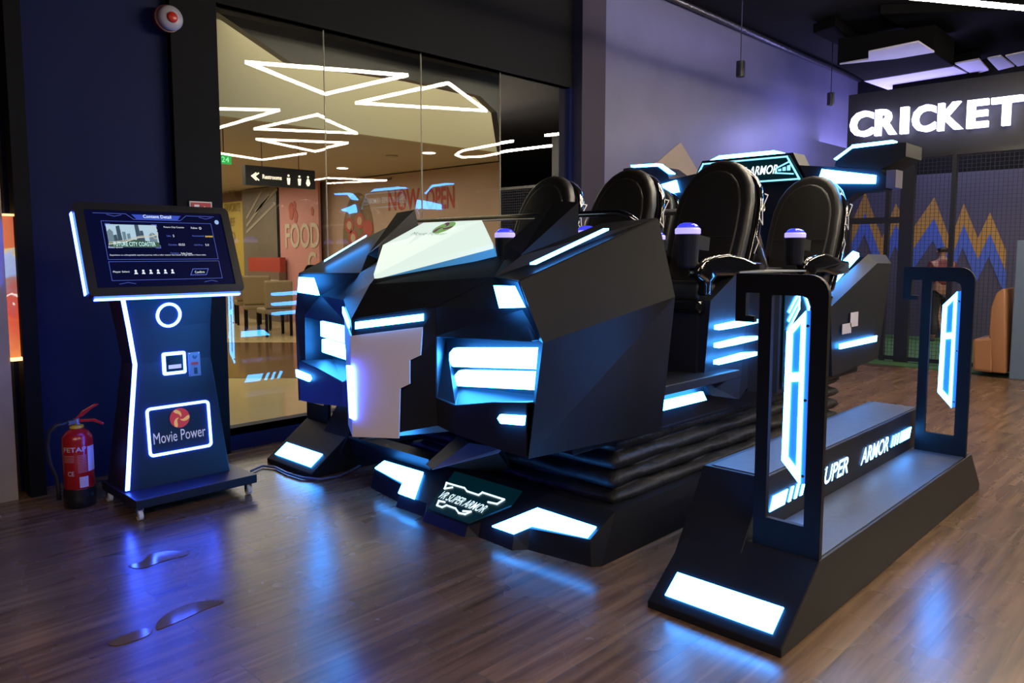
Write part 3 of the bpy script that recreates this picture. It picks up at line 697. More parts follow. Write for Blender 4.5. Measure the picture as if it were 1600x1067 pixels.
# ================================================================ BOARDING STEPS
def make_steps(s, label):
    t = thing('boarding_step', label, 'boarding steps', 'boarding steps at both sides of the ride')
    f = lambda *p: [sd(q, s) for q in p]
    yo, yr, yi = 1.105, 1.395, 1.645
    lo = MB().slab(f((2.49, yo, 0), (2.49, yo, .03), (2.80, yo, .260), (4.935, yo, .260), (5.155, yo, .04), (5.155, yo, 0)), (0, (1.66-yo)*s, 0))
    lo.build('lower_step', PANEL, t, bevel=.004)
    MB().slab(f((2.70, yr, .15), (2.93, yr, .49), (4.93, yr, .49), (5.10, yr, .20), (5.10, yr, .12), (2.70, yr, .12)), (0, (yi-yr+.03)*s, 0)).build('upper_step', PANEL, t, bevel=.004)
    MB().slab(f((2.95, yr+.012, .490), (4.92, yr+.012, .490), (4.92, yi, .490), (2.95, yi, .490)), (0, 0, .004)).build('tread', STEP, t)
    MB().slab(f((2.83, yo+.012, .260), (4.92, yo+.012, .260), (4.92, yr-.002, .260), (2.83, yr-.002, .260)), (0, 0, .004)).build('tread', STEP, t)
    # lit end panel on the front slope
    u = Vector((.31, 0, .23)).normalized(); nrm = Vector((-.23, 0, .31)).normalized()
    e = Vector((2.49, 0, .03))
    q = [e+u*.045+Vector((0, yo+.05, 0)), e+u*.155+Vector((0, yo+.05, 0)), e+u*.155+Vector((0, 1.60, 0)), e+u*.045+Vector((0, 1.60, 0))]
    nn = nrm*.006
    MB().slab(f(*[p+nrm*.001 for p in q]), nn).build('end_light', LIGHTP, t)
    # lettering on the riser
    rd = (1, 0, 0) if s > 0 else (-1, 0, 0)
    def put(txt, x0, x1, z0=.325, h=.085):
        o = (x0, yr-.002, z0) if s > 0 else (x1, 2*YC-yr+.002, z0)
        text('riser_lettering', txt, o, rd, (0, 0, 1), LIGHTW, t, w=x1-x0, h=h, extr=.003, shear=.3, offset=.02)
    put('SUPER', 3.47, 3.83); put('ARMOR', 4.00, 4.41)
    def para(x0, x1, z0=.335, z1=.395, sh=.03):
        MB().slab(f((x0, yr-.001, z0), (x1, yr-.001, z0), (x1+sh, yr-.001, z1), (x0+sh, yr-.001, z1)), (0, -.004*s, 0)).build('riser_stripe', LIGHTS, t)
    para(2.98, 3.12); para(3.155, 3.18); para(3.215, 3.24); para(3.275, 3.30)
    para(4.46, 4.475); para(4.505, 4.52); para(4.55, 4.565); para(4.60, 4.77)
    # two gate frames
    for X in (2.811, 4.825):
        ya = 1.108; ro = .075
        out = [(ya, .26), (ya, 1.33-ro)]
        out += [(ya+ro*(1-math.cos(k*math.pi/12)), 1.33-ro+ro*math.sin(k*math.pi/12)) for k in range(1, 7)]
        out += [(1.475, 1.33), (1.475, 1.14), (1.395, 1.14), (1.395, 1.165), (1.432, 1.165), (1.432, 1.255), (1.375, 1.255), (1.375, .26)]
        inn = [(1.172, .375), (1.172, 1.215), (1.18, 1.238), (1.205, 1.25), (1.325, 1.25), (1.325, .375)]
        # plate with an opening: outer loop and inner loop bridged
        mb = MB(); bm = mb.bm
        def loop(l, x): return [bm.verts.new(sd((x, y, z), s)) for y, z in l]
        rr = []
        for x in (X-.012, X+.012):
            A_ = loop(out, x); B_ = loop(inn, x)
            ea = [bm.edges.new((A_[i], A_[(i+1) % len(A_)])) for i in range(len(A_))]+[bm.edges.new((B_[i], B_[(i+1) % len(B_)])) for i in range(len(B_))]
            bmesh.ops.triangle_fill(bm, use_beauty=True, edges=ea)
            rr.append((A_, B_))
        for L0, L1 in zip(rr[0], rr[1]):
            for i in range(len(L0)):
                k = (i+1) % len(L0); bm.faces.new((L0[i], L0[k], L1[k], L1[i]))
        g = mb.build('gate_frame', GATE, t)
        ol = [(1.192, 1.195), (1.262, 1.115), (1.266, .615), (1.192, .535)]
        il = [(1.208, 1.150), (1.240, 1.108), (1.243, .632), (1.208, .595)]
        xf = X-.010
        bl = MB().slab([sd((xf+.004, y, z), s) for y, z in [(1.172, 1.20)]+ol+[(1.172, .54)]], (.016, 0, 0)).build('light_blade', BLUEA, g)
        mb = MB(); bm = mb.bm
        for x in (xf,):
            for i in range(4):
                k = (i+1) % 4
                mb.slab([sd((x-.003, *ol[i]), s), sd((x-.003, *ol[k]), s), sd((x-.003, *il[k]), s), sd((x-.003, *il[i]), s)], (.024, 0, 0))
            mb.slab([sd((x-.003, 1.20, .965), s), sd((x-.003, 1.255, .955), s), sd((x-.003, 1.255, .92), s), sd((x-.003, 1.20, .93), s)], (.024, 0, 0))
        mb.build('blade_light', LIGHTG, g)
        mb = MB()
        for zb in (1.14, .86, .57): mb.lathe([(.006, 0), (.006, -.005), (.002, -.006)], (X-.0125, sd((0, 1.180, 0), s)[1], zb), 10, 'X')
        mb.build('bolt', CHROME, g)
    return t
LIGHTG = mat('white-blue edge light', (.8, .9, 1), .4, emit=(.034, .30, 1.), es=36)
GATE = mat('black gate plate', (.006, .006, .0075), .5, spec=.2)
LIGHTW = mat('white cut-out lettering light', (.8, .9, 1), .4, emit=(.22, .5, 1.), es=5)
make_steps(1, 'black two-level boarding steps with two lit gate frames, in front at the right')
make_steps(-1, 'black boarding steps between the ride and the glass wall, mostly hidden, lit front end showing')
# ================================================================ KIOSK
NAVYK = mat('dark blue-black powder coat', (.014, .016, .030), .38, noise=.1, nscale=4)
kt = thing('ticket_kiosk', 'tall dark blue touch-screen kiosk on castors with blue-white light strips', 'kiosk')
sc_b, sc_t = (4.155, 1.190), (4.345, 1.668)          # screen bottom and top edge: (Y, Z)
kx0, kx1 = 1.268, 2.085
up_ = Vector((0, sc_t[0]-sc_b[0], sc_t[1]-sc_b[1])); HS = up_.length; up_.normalize()
kux = Vector((1, 0, 0)); kn = kux.cross(up_)           # towards the viewer
KO = Vector((kx0, sc_b[0], sc_b[1]))
def K(u, v, d=0.): return KO+kux*u+up_*v+kn*d
WS = kx1-kx0
def rrect(x0, y0, x1, y1, r, n_=5):
    pts = []
    for cx, cy, a0 in ((x1-r, y0+r, -90), (x1-r, y1-r, 0), (x0+r, y1-r, 90), (x0+r, y0+r, 180)):
        for k in range(n_+1):
            a = R(a0+90*k/n_); pts.append((cx+r*math.cos(a), cy+r*math.sin(a)))
    return pts
mon = MB().slab([K(x, y, -.05) for x, y in rrect(0, 0, WS, HS, .03)], kn*.048).build('monitor', NAVYK, kt, bevel=.004)
def ring_plate(outer, inner, f, nv, th, name, m, parent):
    mb = MB(); n_ = len(outer)
    vs = [f(*p) for p in outer]+[f(*p) for p in inner]
    vs += [v+nv*th for v in vs]
    N2 = 2*n_
    fs = []
    for i in range(n_):
        k = (i+1) % n_
        fs += [(i, k, n_+k, n_+i), (N2+i, N2+n_+i, N2+n_+k, N2+k), (i, N2+i, N2+k, k), (n_+i, n_+k, N2+n_+k, N2+n_+i)]
    return mb.poly(vs, fs).build(name, m, parent)
ring_plate(rrect(0, 0, WS, HS, .03), rrect(.045, .045, WS-.045, HS-.04, .004), lambda x, y: K(x, y, -.002), kn, .010, 'bezel', mat('black monitor bezel', (.010, .010, .014), .3), mon)
SCR = mat('navy screen picture', (.002, .002, .01), .15, emit=(.001, .002, .020), es=1.)
MB().slab([K(.045, .045, -.001), K(WS-.045, .045, -.001), K(WS-.045, HS-.04, -.001), K(.045, HS-.04, -.001)], kn*.002).build('screen', SCR, mon)
UIL = mat('screen blue lines', (0, 0, 0), .4, emit=(.10, .16, .75), es=.9)
UIW = mat('screen white lettering', (0, 0, 0), .4, emit=(.8, .9, 1.), es=1.)
UIB = mat('screen blue banner', (0, 0, 0), .4, emit=(.03, .08, .6), es=.8)
UIY = mat('screen yellow stars', (0, 0, 0), .4, emit=(.9, .6, .1), es=.8)
sx0, sy0, SW, SH = .045, .045, WS-.09, HS-.085
# the picture was drawn on a 1000 x 540 grid, origin top-left
def Q(x, y, d=.0015): return K(sx0+SW*x/1000, sy0+SH*(1-y/540), d)
def ui_rect(l, m, name, th=.0006): return MB().slab([Q(*p) for p in l], kn*th).build(name, m, mon)
mb = MB()
for a, b in (((105, 75), (905, 345)), ((105, 360), (905, 490))):
    polyline_plate([Q(a[0], a[1]), Q(b[0], a[1]), Q(b[0], b[1]), Q(a[0], b[1])], kn, .0016, .0006, mb, closed=True)
polyline_plate([Q(690, 418), Q(810, 418), Q(785, 462), Q(665, 462)], kn, .003, .0006, mb, closed=True)
polyline_plate([Q(60, 20), Q(280, 20), Q(330, 58), Q(670, 58), Q(720, 20), Q(940, 20)], kn, .0018, .0006, mb)
for x in (150, 820): polyline_plate([Q(x, 28), Q(x+50, 40), Q(x+100, 28)], kn, .0016, .0006, mb)
polyline_plate([Q(150, 515), Q(210, 505), Q(260, 515)], kn, .0016, .0006, mb); polyline_plate([Q(760, 515), Q(820, 505), Q(860, 515)], kn, .0016, .0006, mb)
mb.build('screen_lines', UIL, mon)
ui_rect([(320, 22), (350, 56), (650, 56), (680, 22)], UIB, 'screen_banner')
def ut(txt, x, y, w_=None, h_=None, m=UIW, off=.0): text('screen_lettering', txt, Q(x, y, .0026), kux, up_, m, mon, w=SW*w_/1000 if w_ else None, h=SH*h_/540 if h_ else None, extr=0, offset=off)
ut('Content Detail', 400, 46, 205, 24, off=.01)
ut('Future City Coaster', 535, 118, 155, 15); ut('Follow', 740, 118, 50, 14)
ut('Like', 545, 180, 30, 12, UIL); ut('5', 590, 182, 10, 17); ut('Recommended', 740, 176, 90, 10, UIL); ut('*****', 838, 182, 62, 15, UIY, .02)
ut('Duration', 545, 245, 62, 12, UIL); ut('03:53', 620, 246, 46, 16); ut('Unit Price', 738, 245, 66, 12, UIL); ut('5.0', 825, 246, 28, 15)
ut('Category', 545, 308, 66, 12, UIL); ut('Roller Coaster', 625, 309, 84, 13)
ut('Description', 122, 268, 95, 14)
ut('Experience an unforgettable superfast journey with a roller coaster that travels at high speeds in future cities', 122, 322, 690, 13)
ut('Player Select', 122, 440, 110, 16); ut('Confirm', 700, 450, 74, 17)
mb = MB()
for k in range(6):
    x = 262+k*52
    mb.slab([Q(x, 448), Q(x+26, 448), Q(x+20, 436), Q(x+6, 436)], kn*.0008)
    mb.slab([Q(x+13+8*math.cos(a*math.pi/5), 426+8*math.sin(a*math.pi/5)) for a in range(10)], kn*.0008)
mb.build('screen_player_icons', UIW, mon)
MB().slab([Q(955+17*math.cos(a*math.pi/8), 62+17*math.sin(a*math.pi/8)) for a in range(16)], kn*.001).build('screen_round_button', mat('screen pale blue', (0, 0, 0), .4, emit=(.35, .6, 1), es=.8), mon)
mb = MB(); polyline_plate([Q(812+8*math.cos(a*math.pi/6), 112+8*math.sin(a*math.pi/6)) for a in range(12)], kn, .002, .0006, mb, closed=True); mb.build('screen_heart', UIW, mon)
# thumbnail: a city with a track
def em(name, c, e=1.): return mat(name, (0, 0, 0), .4, emit=c, es=e)
ui_rect([(130, 98), (480, 98), (480, 300-42), (130, 258)], em('picture sky', (.42, .60, .72)), 'screen_picture', .0004)
def up2(l, m, name, d): return MB().slab([Q(x, y, d) for x, y in l], kn*.0003).build(name, m, mon)
CITY = em('picture towers', (.035, .07, .11)); CITY2 = em('picture far towers', (.14, .22, .28))
for l in ([(130, 150), (150, 130), (170, 150), (170, 235), (130, 235)], [(232, 150), (255, 150), (255, 235), (232, 235)], [(262, 165), (285, 160), (285, 235), (262, 235)], [(415, 170), (440, 150), (470, 170), (470, 235), (415, 235)]):
    up2(l, CITY2, 'screen_picture', .0021)
for l in ([(195, 112), (220, 105), (228, 235), (195, 235)], [(325, 98), (352, 98), (360, 240), (325, 240)], [(356, 140), (378, 140), (384, 240), (356, 240)], [(170, 175), (192, 170), (196, 235), (170, 235)]):
    up2(l, CITY, 'screen_picture', .0025)
up2([(130, 222), (300, 205), (480, 225), (480, 258), (130, 258)], em('picture park', (.03, .085, .05)), 'screen_picture', .0029)
mb = MB(); polyline_plate([Q(130, 238, .0033), Q(240, 222, .0033), Q(340, 190, .0033), Q(430, 182, .0033), Q(470, 168, .0033)], kn, .006, .0003, mb)
polyline_plate([Q(130, 226, .0033), Q(240, 212, .0033), Q(340, 182, .0033), Q(420, 172, .0033)], kn, .003, .0003, mb)
polyline_plate([Q(460+22*math.cos(a*.5), 150+48*math.sin(a*.5), .0033) for a in range(13)], kn, .003, .0003, mb)
mb.build('screen_track', em('picture track', (.55, .55, .48)), mon)
text('screen_lettering', 'FUTURE CITY COASTER', Q(160, 252, .004), kux, up_, em('picture title', (.6, .95, 1)), mon, w=SW*.29, h=SH*30/540, extr=0, offset=.012)
mb = MB(); polyline_plate([Q(128, 245), Q(128, 264), Q(160, 264)], kn, .003, .0006, mb); polyline_plate([Q(450, 264), Q(484, 264), Q(484, 245)], kn, .003, .0006, mb)
polyline_plate([Q(128, 110), Q(128, 94), Q(160, 94)], kn, .003, .0006, mb); polyline_plate([Q(450, 94), Q(484, 94), Q(484, 110)], kn, .003, .0006, mb)
mb.build('screen_frame_corner', UIL, mon)
# monitor edge lights
MB().slab([K(-.004, .02, -.035), K(-.004, HS-.05, -.035), K(-.004, HS-.05, -.010), K(-.004, .02, -.010)], kux*-.006).build('edge_light', BLUEL, mon)
MB().slab([K(.03, -.004, -.035), K(WS-.02, -.004, -.035), K(WS-.02, -.004, -.012), K(.03, -.004, -.012)], up_*-.006).build('edge_light', BLUEL, mon)
# body: a waisted pillar
zk = [.10, .45, .80, 1.00, 1.24]; xl_ = [1.455, 1.500, 1.548, 1.520, 1.478]; xr_ = [2.05, 2.02, 1.985, 1.985, 2.00]
yf = [4.33, 4.365, 4.395, 4.385, 4.36]; yb = [4.62, 4.60, 4.58, 4.58, 4.58]
vs = []; fs = []
for i in range(5): vs += [(xl_[i], yf[i], zk[i]), (xr_[i], yf[i], zk[i]), (xr_[i], yb[i], zk[i]), (xl_[i], yb[i], zk[i])]
for i in range(4):
    for k in range(4): fs.append((4*i+k, 4*i+(k+1) % 4, 4*i+4+(k+1) % 4, 4*i+4+k))
fs += [(3, 2, 1, 0), (16, 17, 18, 19)]
kb = MB().poly(vs, fs).build('body', NAVYK, kt, bevel=.008)
def YF(z):
    for i in range(4):
        if zk[i] <= z <= zk[i+1]:
            t = (z-zk[i])/(zk[i+1]-zk[i]); return yf[i]+(yf[i+1]-yf[i])*t
    return 4.36
def XL(z):
    for i in range(4):
        if zk[i] <= z <= zk[i+1]:
            t = (z-zk[i])/(zk[i+1]-zk[i]); return xl_[i]+(xl_[i+1]-xl_[i])*t
    return 1.48
mb = MB(); zs_ = [.125, .30, .45, .62, .72, .80, .88, 1.0, 1.18]
for z0, z1 in zip(zs_, zs_[1:]):
    mb.poly([(XL(z0)-.005, YF(z0)-.004, z0), (XL(z0)+.016, YF(z0)-.004, z0), (XL(z1)+.016, YF(z1)-.004, z1), (XL(z1)-.005, YF(z1)-.004, z1),
             (XL(z0)-.005, YF(z0)-.012, z0), (XL(z0)+.016, YF(z0)-.012, z0), (XL(z1)+.016, YF(z1)-.012, z1), (XL(z1)-.005, YF(z1)-.012, z1)],
            [(0, 1, 2, 3), (4, 7, 6, 5), (0, 4, 5, 1), (1, 5, 6, 2), (2, 6, 7, 3), (3, 7, 4, 0)])
mb.build('side_light', BLUEL, kb)
def kf(px, py): return Vector(at(px, py, Y=4.362))
def kfz(x, z, d=.0): return Vector((x, YF(z)-.001-d, z))
fy = Vector((0, -1, 0))
# round ring light
c = (1.742, 1.062)
ring_plate([(c[0]+.070*math.cos(a*math.pi/20), c[1]+.070*math.sin(a*math.pi/20)) for a in range(40)], [(c[0]+.055*math.cos(a*math.pi/20), c[1]+.055*math.sin(a*math.pi/20)) for a in range(40)],
           lambda x, y: kfz(x, y), fy, .006, 'ring_light', BLUEL, kb)
# card reader with lit surround
rx0, rx1, rz0, rz1 = 1.700, 1.832, .722, .850
ring_plate(rrect(rx0, rz0, rx1, rz1, .012), rrect(rx0+.018, rz0+.018, rx1-.018, rz1-.018, .003), lambda x, y: kfz(x, y), fy, .006, 'reader_light', BLUEL, kb)
rd_ = MB().slab([kfz(rx0+.018, rz0+.018), kfz(rx1-.018, rz0+.018), kfz(rx1-.018, rz1-.018), kfz(rx0+.018, rz1-.018)], fy*.012).build('card_reader', mat('black reader', (.01, .01, .01), .25), kb)
MB().slab([kfz(rx0+.030, rz0+.034, .012), kfz(rx1-.030, rz0+.034, .012), kfz(rx1-.030, rz1-.034, .012), kfz(rx0+.030, rz1-.034, .012)], fy*.001).build('card_label', mat('pale lit label', (.6, .6, .7), .4, emit=(.45, .42, .6), es=.7), kb)
# coin panel
cx0, cx1, cz0, cz1 = 1.846, 1.915, .700, .838
cpn = MB().slab([kfz(cx0, cz0), kfz(cx1, cz0), kfz(cx1, cz1), kfz(cx0, cz1)], fy*.005).build('coin_panel', mat('blue-grey coin plate', (.20, .30, .45), .3), kb)
MB().lathe([(.018, 0), (.018, -.003), (.003, -.004)], (1.884, YF(.8)-.006, .805), 20, 'Y').build('coin_disc', mat('dark coin window', (.05, .12, .22), .2), cpn)
MB().slab([kfz(1.860, .765, .006), kfz(1.902, .765, .006), kfz(1.902, .782, .006), kfz(1.860, .782, .006)], fy*.002).build('red_label', mat('red label', (.6, .05, .03), .4), cpn)
MB().slab([kfz(1.876, .712, .006), kfz(1.894, .712, .006), kfz(1.894, .748, .006), kfz(1.876, .748, .006)], fy*.004).build('coin_slot', mat('black slot', (.01, .01, .01), .3), cpn)
mb = MB()
for x in (1.853, 1.908):
    for z in (.708, .830): mb.lathe([(.003, 0), (.003, -.002), (.001, -.003)], (x, YF(z)-.006, z), 8, 'Y')
mb.build('screw', CHROME, cpn)
# lit logo frame
lx0, lx1, lz0, lz1 = 1.592, 1.952, .278, .552
ring_plate(rrect(lx0, lz0, lx1, lz1, .025), rrect(lx0+.014, lz0+.014, lx1-.014, lz1-.014, .014), lambda x, y: kfz(x, y), fy, .006, 'logo_frame_light', BLUEL, kb)
globe(kb, kfz(1.775, .472, .002), (1, 0, 0), (0, .1, 1), .056)
text('lettering', 'Movie Power', kfz(1.622, .345, .002), (1, 0, 0), (0, .1, 1), mat('silver lettering', (.45, .45, .5), .35, emit=(.35, .34, .42), es=.8), kb, w=.295, h=.062, extr=.001)
# foot plate and castors
ft = MB().slab([(1.44, 4.14, .065), (2.12, 4.14, .065), (2.12, 4.66, .065), (1.44, 4.66, .065)], (0, 0, .05)).build('foot_plate', NAVYK, kt, bevel=.004)
for x in (1.465, 2.075):
    for y in (4.165, 4.615):
        cs = MB().tube([(x-.011, y, .026), (x+.011, y, .026)], .026, 18).build('castor', mat('white castor', (.8, .78, .75), .4), kt)
        MB().slab([(x-.016, y-.018, .068), (x+.016, y-.018, .068), (x+.016, y+.02, .068), (x-.016, y+.02, .068)], (0, 0, -.006)).build('castor_fork', CHROME, cs)
        for sx in (-.016, .013):
            MB().slab([(x+sx, y-.010, .020), (x+sx, y+.012, .020), (x+sx, y+.018, .066), (x+sx, y-.016, .066)], (.003, 0, 0)).build('castor_fork', CHROME, cs)
# ================================================================ FIRE EXTINGUISHER
RED = mat('red enamel', (.42, .012, .012), .25, coat=.4)
ext = thing('fire_extinguisher', 'small red fire extinguisher with black base standing on the floor beside the kiosk', 'fire extinguisher')
ec = (1.325, 4.655, 0); er = .078
MB().lathe([(.060, .085), (er, .100), (er, .375), (.074, .400), (.055, .425), (.028, .440), (.024, .445)], ec, 36).build('cylinder', RED, ext, smooth=True)
MB().lathe([(.070, .0), (.080, .008), (.082, .075), (.079, .108), (.0785, .112)], ec, 36).build('base_ring', mat('black rubber foot', (.012, .012, .012), .3), ext, smooth=True)
MB().lathe([(.030, .440), (.036, .444), (.034, .456), (.022, .460)], ec, 20).build('collar', mat('yellow collar', (.65, .45, .03), .4), ext)
vl = MB().lathe([(.016, .455), (.018, .47), (.016, .495)], ec, 16).tube([(ec[0]-.05, ec[1]-.02, .478), (ec[0], ec[1], .478)], .013, 12).build('valve', mat('brass-grey valve', (.35, .32, .26), .35, .8), ext)
gdir = Vector((.95, -.25, 0)).normalized()
def G2(t, z, o=0): return Vector(ec)+gdir*t+Vector((0, 0, z))
mb = MB(); sdw = gdir.cross(Vector((0, 0, 1)))*.012
mb.slab([G2(-.01, .49)-sdw, G2(.03, .535)-sdw, G2(.09, .568)-sdw, G2(.115, .566)-sdw, G2(.08, .545)-sdw, G2(.03, .505)-sdw], sdw*2)
mb.build('lever', RED, ext, bevel=.002)
MB().slab([G2(.0, .475)-sdw, G2(.0, .49)-sdw, G2(.09, .485)-sdw, G2(.135, .455)-sdw, G2(.13, .445)-sdw, G2(.08, .470)-sdw], sdw*2).build('carry_handle', RED, ext, bevel=.002)
hp = [(-.05, -.02, .478), (-.10, -.015, .475), (-.135, 0, .44), (-.145, .01, .36), (-.135, .015, .27), (-.105, .02, .18), (-.10, .02, .10), (-.10, .02, .05)]
MB().tube([(ec[0]+a, ec[1]+b, c_) for a, b, c_ in hp], .012, 10).build('hose', mat('black rubber hose', (.012, .012, .013), .5), ext, smooth=True)
def wrap(name, a0, a1, z0, z1, m, r=er+.0008, n_=14):
    mb = MB(); vs = []
    for k in range(n_+1):
        a = a0+(a1-a0)*k/n_; vs += [(ec[0]+r*math.cos(a), ec[1]+r*math.sin(a), z0), (ec[0]+r*math.cos(a), ec[1]+r*math.sin(a), z1)]
    mb.poly(vs, [(2*k, 2*k+2, 2*k+3, 2*k+1) for k in range(n_)])
    return mb.build(name, m, ext, smooth=True)
va = math.atan2(-ec[1], -ec[0])                      # the side turned to the visitor
LBL = mat('white extinguisher print', (.55, .50, .50), .5)
text('lettering', 'FETAP', (0, 0, .322), (1, 0, 0), (0, 0, 1), LBL, ext, w=.120, h=.026, offset=.015, bend=(ec, er+.0015, va-.98))
text('lettering', 'CE', (0, 0, .188), (1, 0, 0), (0, 0, 1), LBL, ext, w=.034, h=.026, offset=.01, bend=(ec, er+.0015, va-.72))
wrap('instruction_label', va+.62, va+1.35, .205, .345, mat('pale blue-white label', (.55, .62, .70), .4))
wrap('instruction_label', va+.02, va+.60, .120, .180, mat('white service label', (.55, .5, .48), .5))
mb = MB()
for k in range(12):
    z = .205+k*.0085
    if 3 < k < 4: continue
    for a0, a1 in ((-.05, .55),)+(((-.98, -.25),) if k > 6 or k < -1 else ()):
        r_ = er+.0012; vs = []
        for j in range(7):
            a = va+a0+(a1-a0)*j/6; vs += [(ec[0]+r_*math.cos(a), ec[1]+r_*math.sin(a), z), (ec[0]+r_*math.cos(a), ec[1]+r_*math.sin(a), z+.0035)]
        mb.poly(vs, [(2*j, 2*j+2, 2*j+3, 2*j+1) for j in range(6)])
mb.build('fine_print', mat('pale red print', (.5, .22, .2), .5), ext)
# ================================================================ LEFT: post, light box, marble wall
struct(MB().box((1.168, 5.0, 0), (1.250, 5.10, 4.45)).build('trim_5', BLACKW))
struct(MB().box((1.185, 5.10, 0), (1.24, YW, 4.45)).build('trim_6', mat('blue-black jamb', (.012, .014, .028), .5)))
def poster_mat():
    m = bpy.data.materials.new('orange marbled print'); m.use_nodes = True; nt = m.node_tree; N = nt.nodes; b = N['Principled BSDF']
    tc = N.new('ShaderNodeTexCoord'); sp_ = N.new('ShaderNodeSeparateXYZ'); nt.links.new(tc.outputs['Object'], sp_.inputs[0])
    no = N.new('ShaderNodeTexNoise'); no.inputs['Scale'].default_value = 9; no.inputs['Detail'].default_value = 6; no.inputs['Distortion'].default_value = 1.5
    nt.links.new(tc.outputs['Object'], no.inputs['Vector'])
    ma = N.new('ShaderNodeMath'); ma.operation = 'MULTIPLY_ADD'; ma.inputs[1].default_value = .35
    nt.links.new(no.outputs['Fac'], ma.inputs[0]); nt.links.new(sp_.outputs['Z'], ma.inputs[2])
    mr = N.new('ShaderNodeMapRange'); mr.inputs['From Min'].default_value = .98; mr.inputs['From Max'].default_value = 1.80
    nt.links.new(ma.outputs[0], mr.inputs['Value'])
    r = N.new('ShaderNodeValToRGB'); els = r.color_ramp.elements
    els[0].position = 0; els[0].color = (.55, .16, .03, 1); els[1].position = 1; els[1].color = (.35, .08, .03, 1)
    for p, c_ in ((.30, (.42, .05, .01, 1)), (.42, (.35, .06, .03, 1)), (.45, (.75, .62, .5, 1)), (.48, (.30, .07, .04, 1)), (.56, (.22, .12, .10, 1)), (.62, (.20, .26, .40, 1)), (.70, (.26, .30, .42, 1)), (.74, (.45, .33, .08, 1)), (.78, (.40, .10, .03, 1))):
        e = els.new(p); e.color = c_
    nt.links.new(mr.outputs[0], r.inputs['Fac']); nt.links.new(r.outputs['Color'], b.inputs['Base Color'])
    nt.links.new(r.outputs['Color'], b.inputs['Emission Color']); b.inputs['Emission Strength'].default_value = 1.25; b.inputs['Roughness'].default_value = .5
    return m
lb = thing('light_box', 'lit picture panel with orange and blue marbled print on the left wall', 'light box')
a1, a2 = at(24, 341, X=1.09), at(41, 562, X=1.09)
yl0 = a2[1]
MB().box((1.112, 5.02, .82), (1.163, 5.70, 1.615)).build('panel', poster_mat(), lb)
MB().box((1.112, 5.01, .80), (1.168, 5.70, .82)).build('edge_light', mat('warm edge light', (.9, .6, .3), .4, emit=(1, .55, .2), es=2.5), lb)
MB().box((1.112, 5.01, 1.615), (1.168, 5.70, 1.628)).build('edge_light', mat('warm edge light top', (.9, .6, .3), .4, emit=(1, .6, .25), es=1.3), lb)
struct(MB().box((1.0, 5.02, 0), (1.11, 9, 2.1)).build('wall_passage', mat('polished beige stone', (.32, .27, .20), .12, noise=.5, nscale=2.5)))
struct(MB().box((1.0, 5.02, 2.1), (1.11, 9, 4.45)).build('wall_passage_top', mat('brown upper wall', (.05, .03, .025), .5)))
# alarm bell, its red cable with clips, and the sign below
cab = MB().tube([at(x, y, Y=YW-.030) for x, y in ((273, -25), (275, 40), (276, 90), (279, 150), (281, 200), (285, 260), (287, 325), (287, 360))], .011, 8).build('red_cable', mat('red cable sheath', (.16, .012, .025), .5))
tag(cab, 'thin red conduit running down the dark wall from the round alarm', 'cable')
mb = MB()
for x, y in ((277, 113), (281, 197), (284, 277)):
    p = at(x, y, Y=YW-.030); mb = MB().box((p[0]-.022, p[1]-.013, p[2]-.006), (p[0]+.022, YW-.002, p[2]+.006)); mb.build('cable_clip', BLACKW, cab)
al = thing('fire_alarm', 'round white alarm sounder with red centre high on the dark wall', 'alarm')
p = at(267, 28, Y=YW-.10)
MB().lathe([(.075, .045), (.078, .0), (.066, -.012), (.036, -.02)], (p[0], p[1], p[2]), 28, 'Y').build('sounder', mat('off-white plastic', (.32, .30, .36), .4), al, smooth=True)
MB().lathe([(.034, -.012), (.034, -.024), (.024, -.032), (.004, -.034)], (p[0], p[1], p[2]), 24, 'Y').build('lens', mat('red lens', (.5, .02, .01), .3), al, smooth=True)
MB().lathe([(.084, .06), (.084, .02), (.07, .018)], (p[0]-.012, p[1]-.005, p[2]-.004), 28, 'Y').build('back_plate', mat('dark red back plate', (.10, .01, .02), .4), al)
rs = thing('call_point_sign', 'small red and white fire sign on the dark wall behind the kiosk screen', 'sign')
q0, q1 = at(296, 314, Y=YW-.07), at(331, 322, Y=YW-.07)
MB().box((q0[0], YW-.072, q0[2]-.12), (q1[0], YW-.062, q0[2])).build('plate', mat('white sign border', (.6, .58, .5), .5), rs)
MB().box((q0[0]+.008, YW-.075, q0[2]-.112), (q1[0]-.008, YW-.071, q0[2]-.008)).build('face', mat('red sign face', (.42, .02, .02), .5), rs)
mb = MB(); mb.box((q0[0]+.028, YW-.077, q0[2]-.09), (q0[0]+.062, YW-.075, q0[2]-.022)).build('symbol', mat('white symbol', (.7, .68, .6), .5), rs)
MB().slab([(q1[0]-.055, YW-.075, q0[2]-.03), (q1[0]-.02, YW-.075, q0[2]-.06), (q1[0]-.045, YW-.075, q0[2]-.09), (q1[0]-.06, YW-.075, q0[2]-.06)], (0, -.002, 0)).build('symbol', mat('white symbol ', (.7, .68, .6), .5), rs)
# cable on the floor between kiosk and ride
cb = MB().tube([at(x, y, Z=.012) for x, y in ((392, 736), (410, 728), (430, 730), (448, 739), (470, 746), (500, 749), (530, 744), (556, 731), (580, 718), (600, 712))], .008, 8).build('floor_cable', mat('blue-grey cable', (.10, .12, .2), .35), smooth=True)
tag(cb, 'thin grey cable lying on the floor from the kiosk to the ride', 'cable')
p = at(578, 720, Z=.02); MB().tube([(p[0]-.03, p[1], .022), (p[0]+.03, p[1]+.02, .022)], .016, 10).build('plug', mat('white plug', (.6, .6, .62), .4), cb)
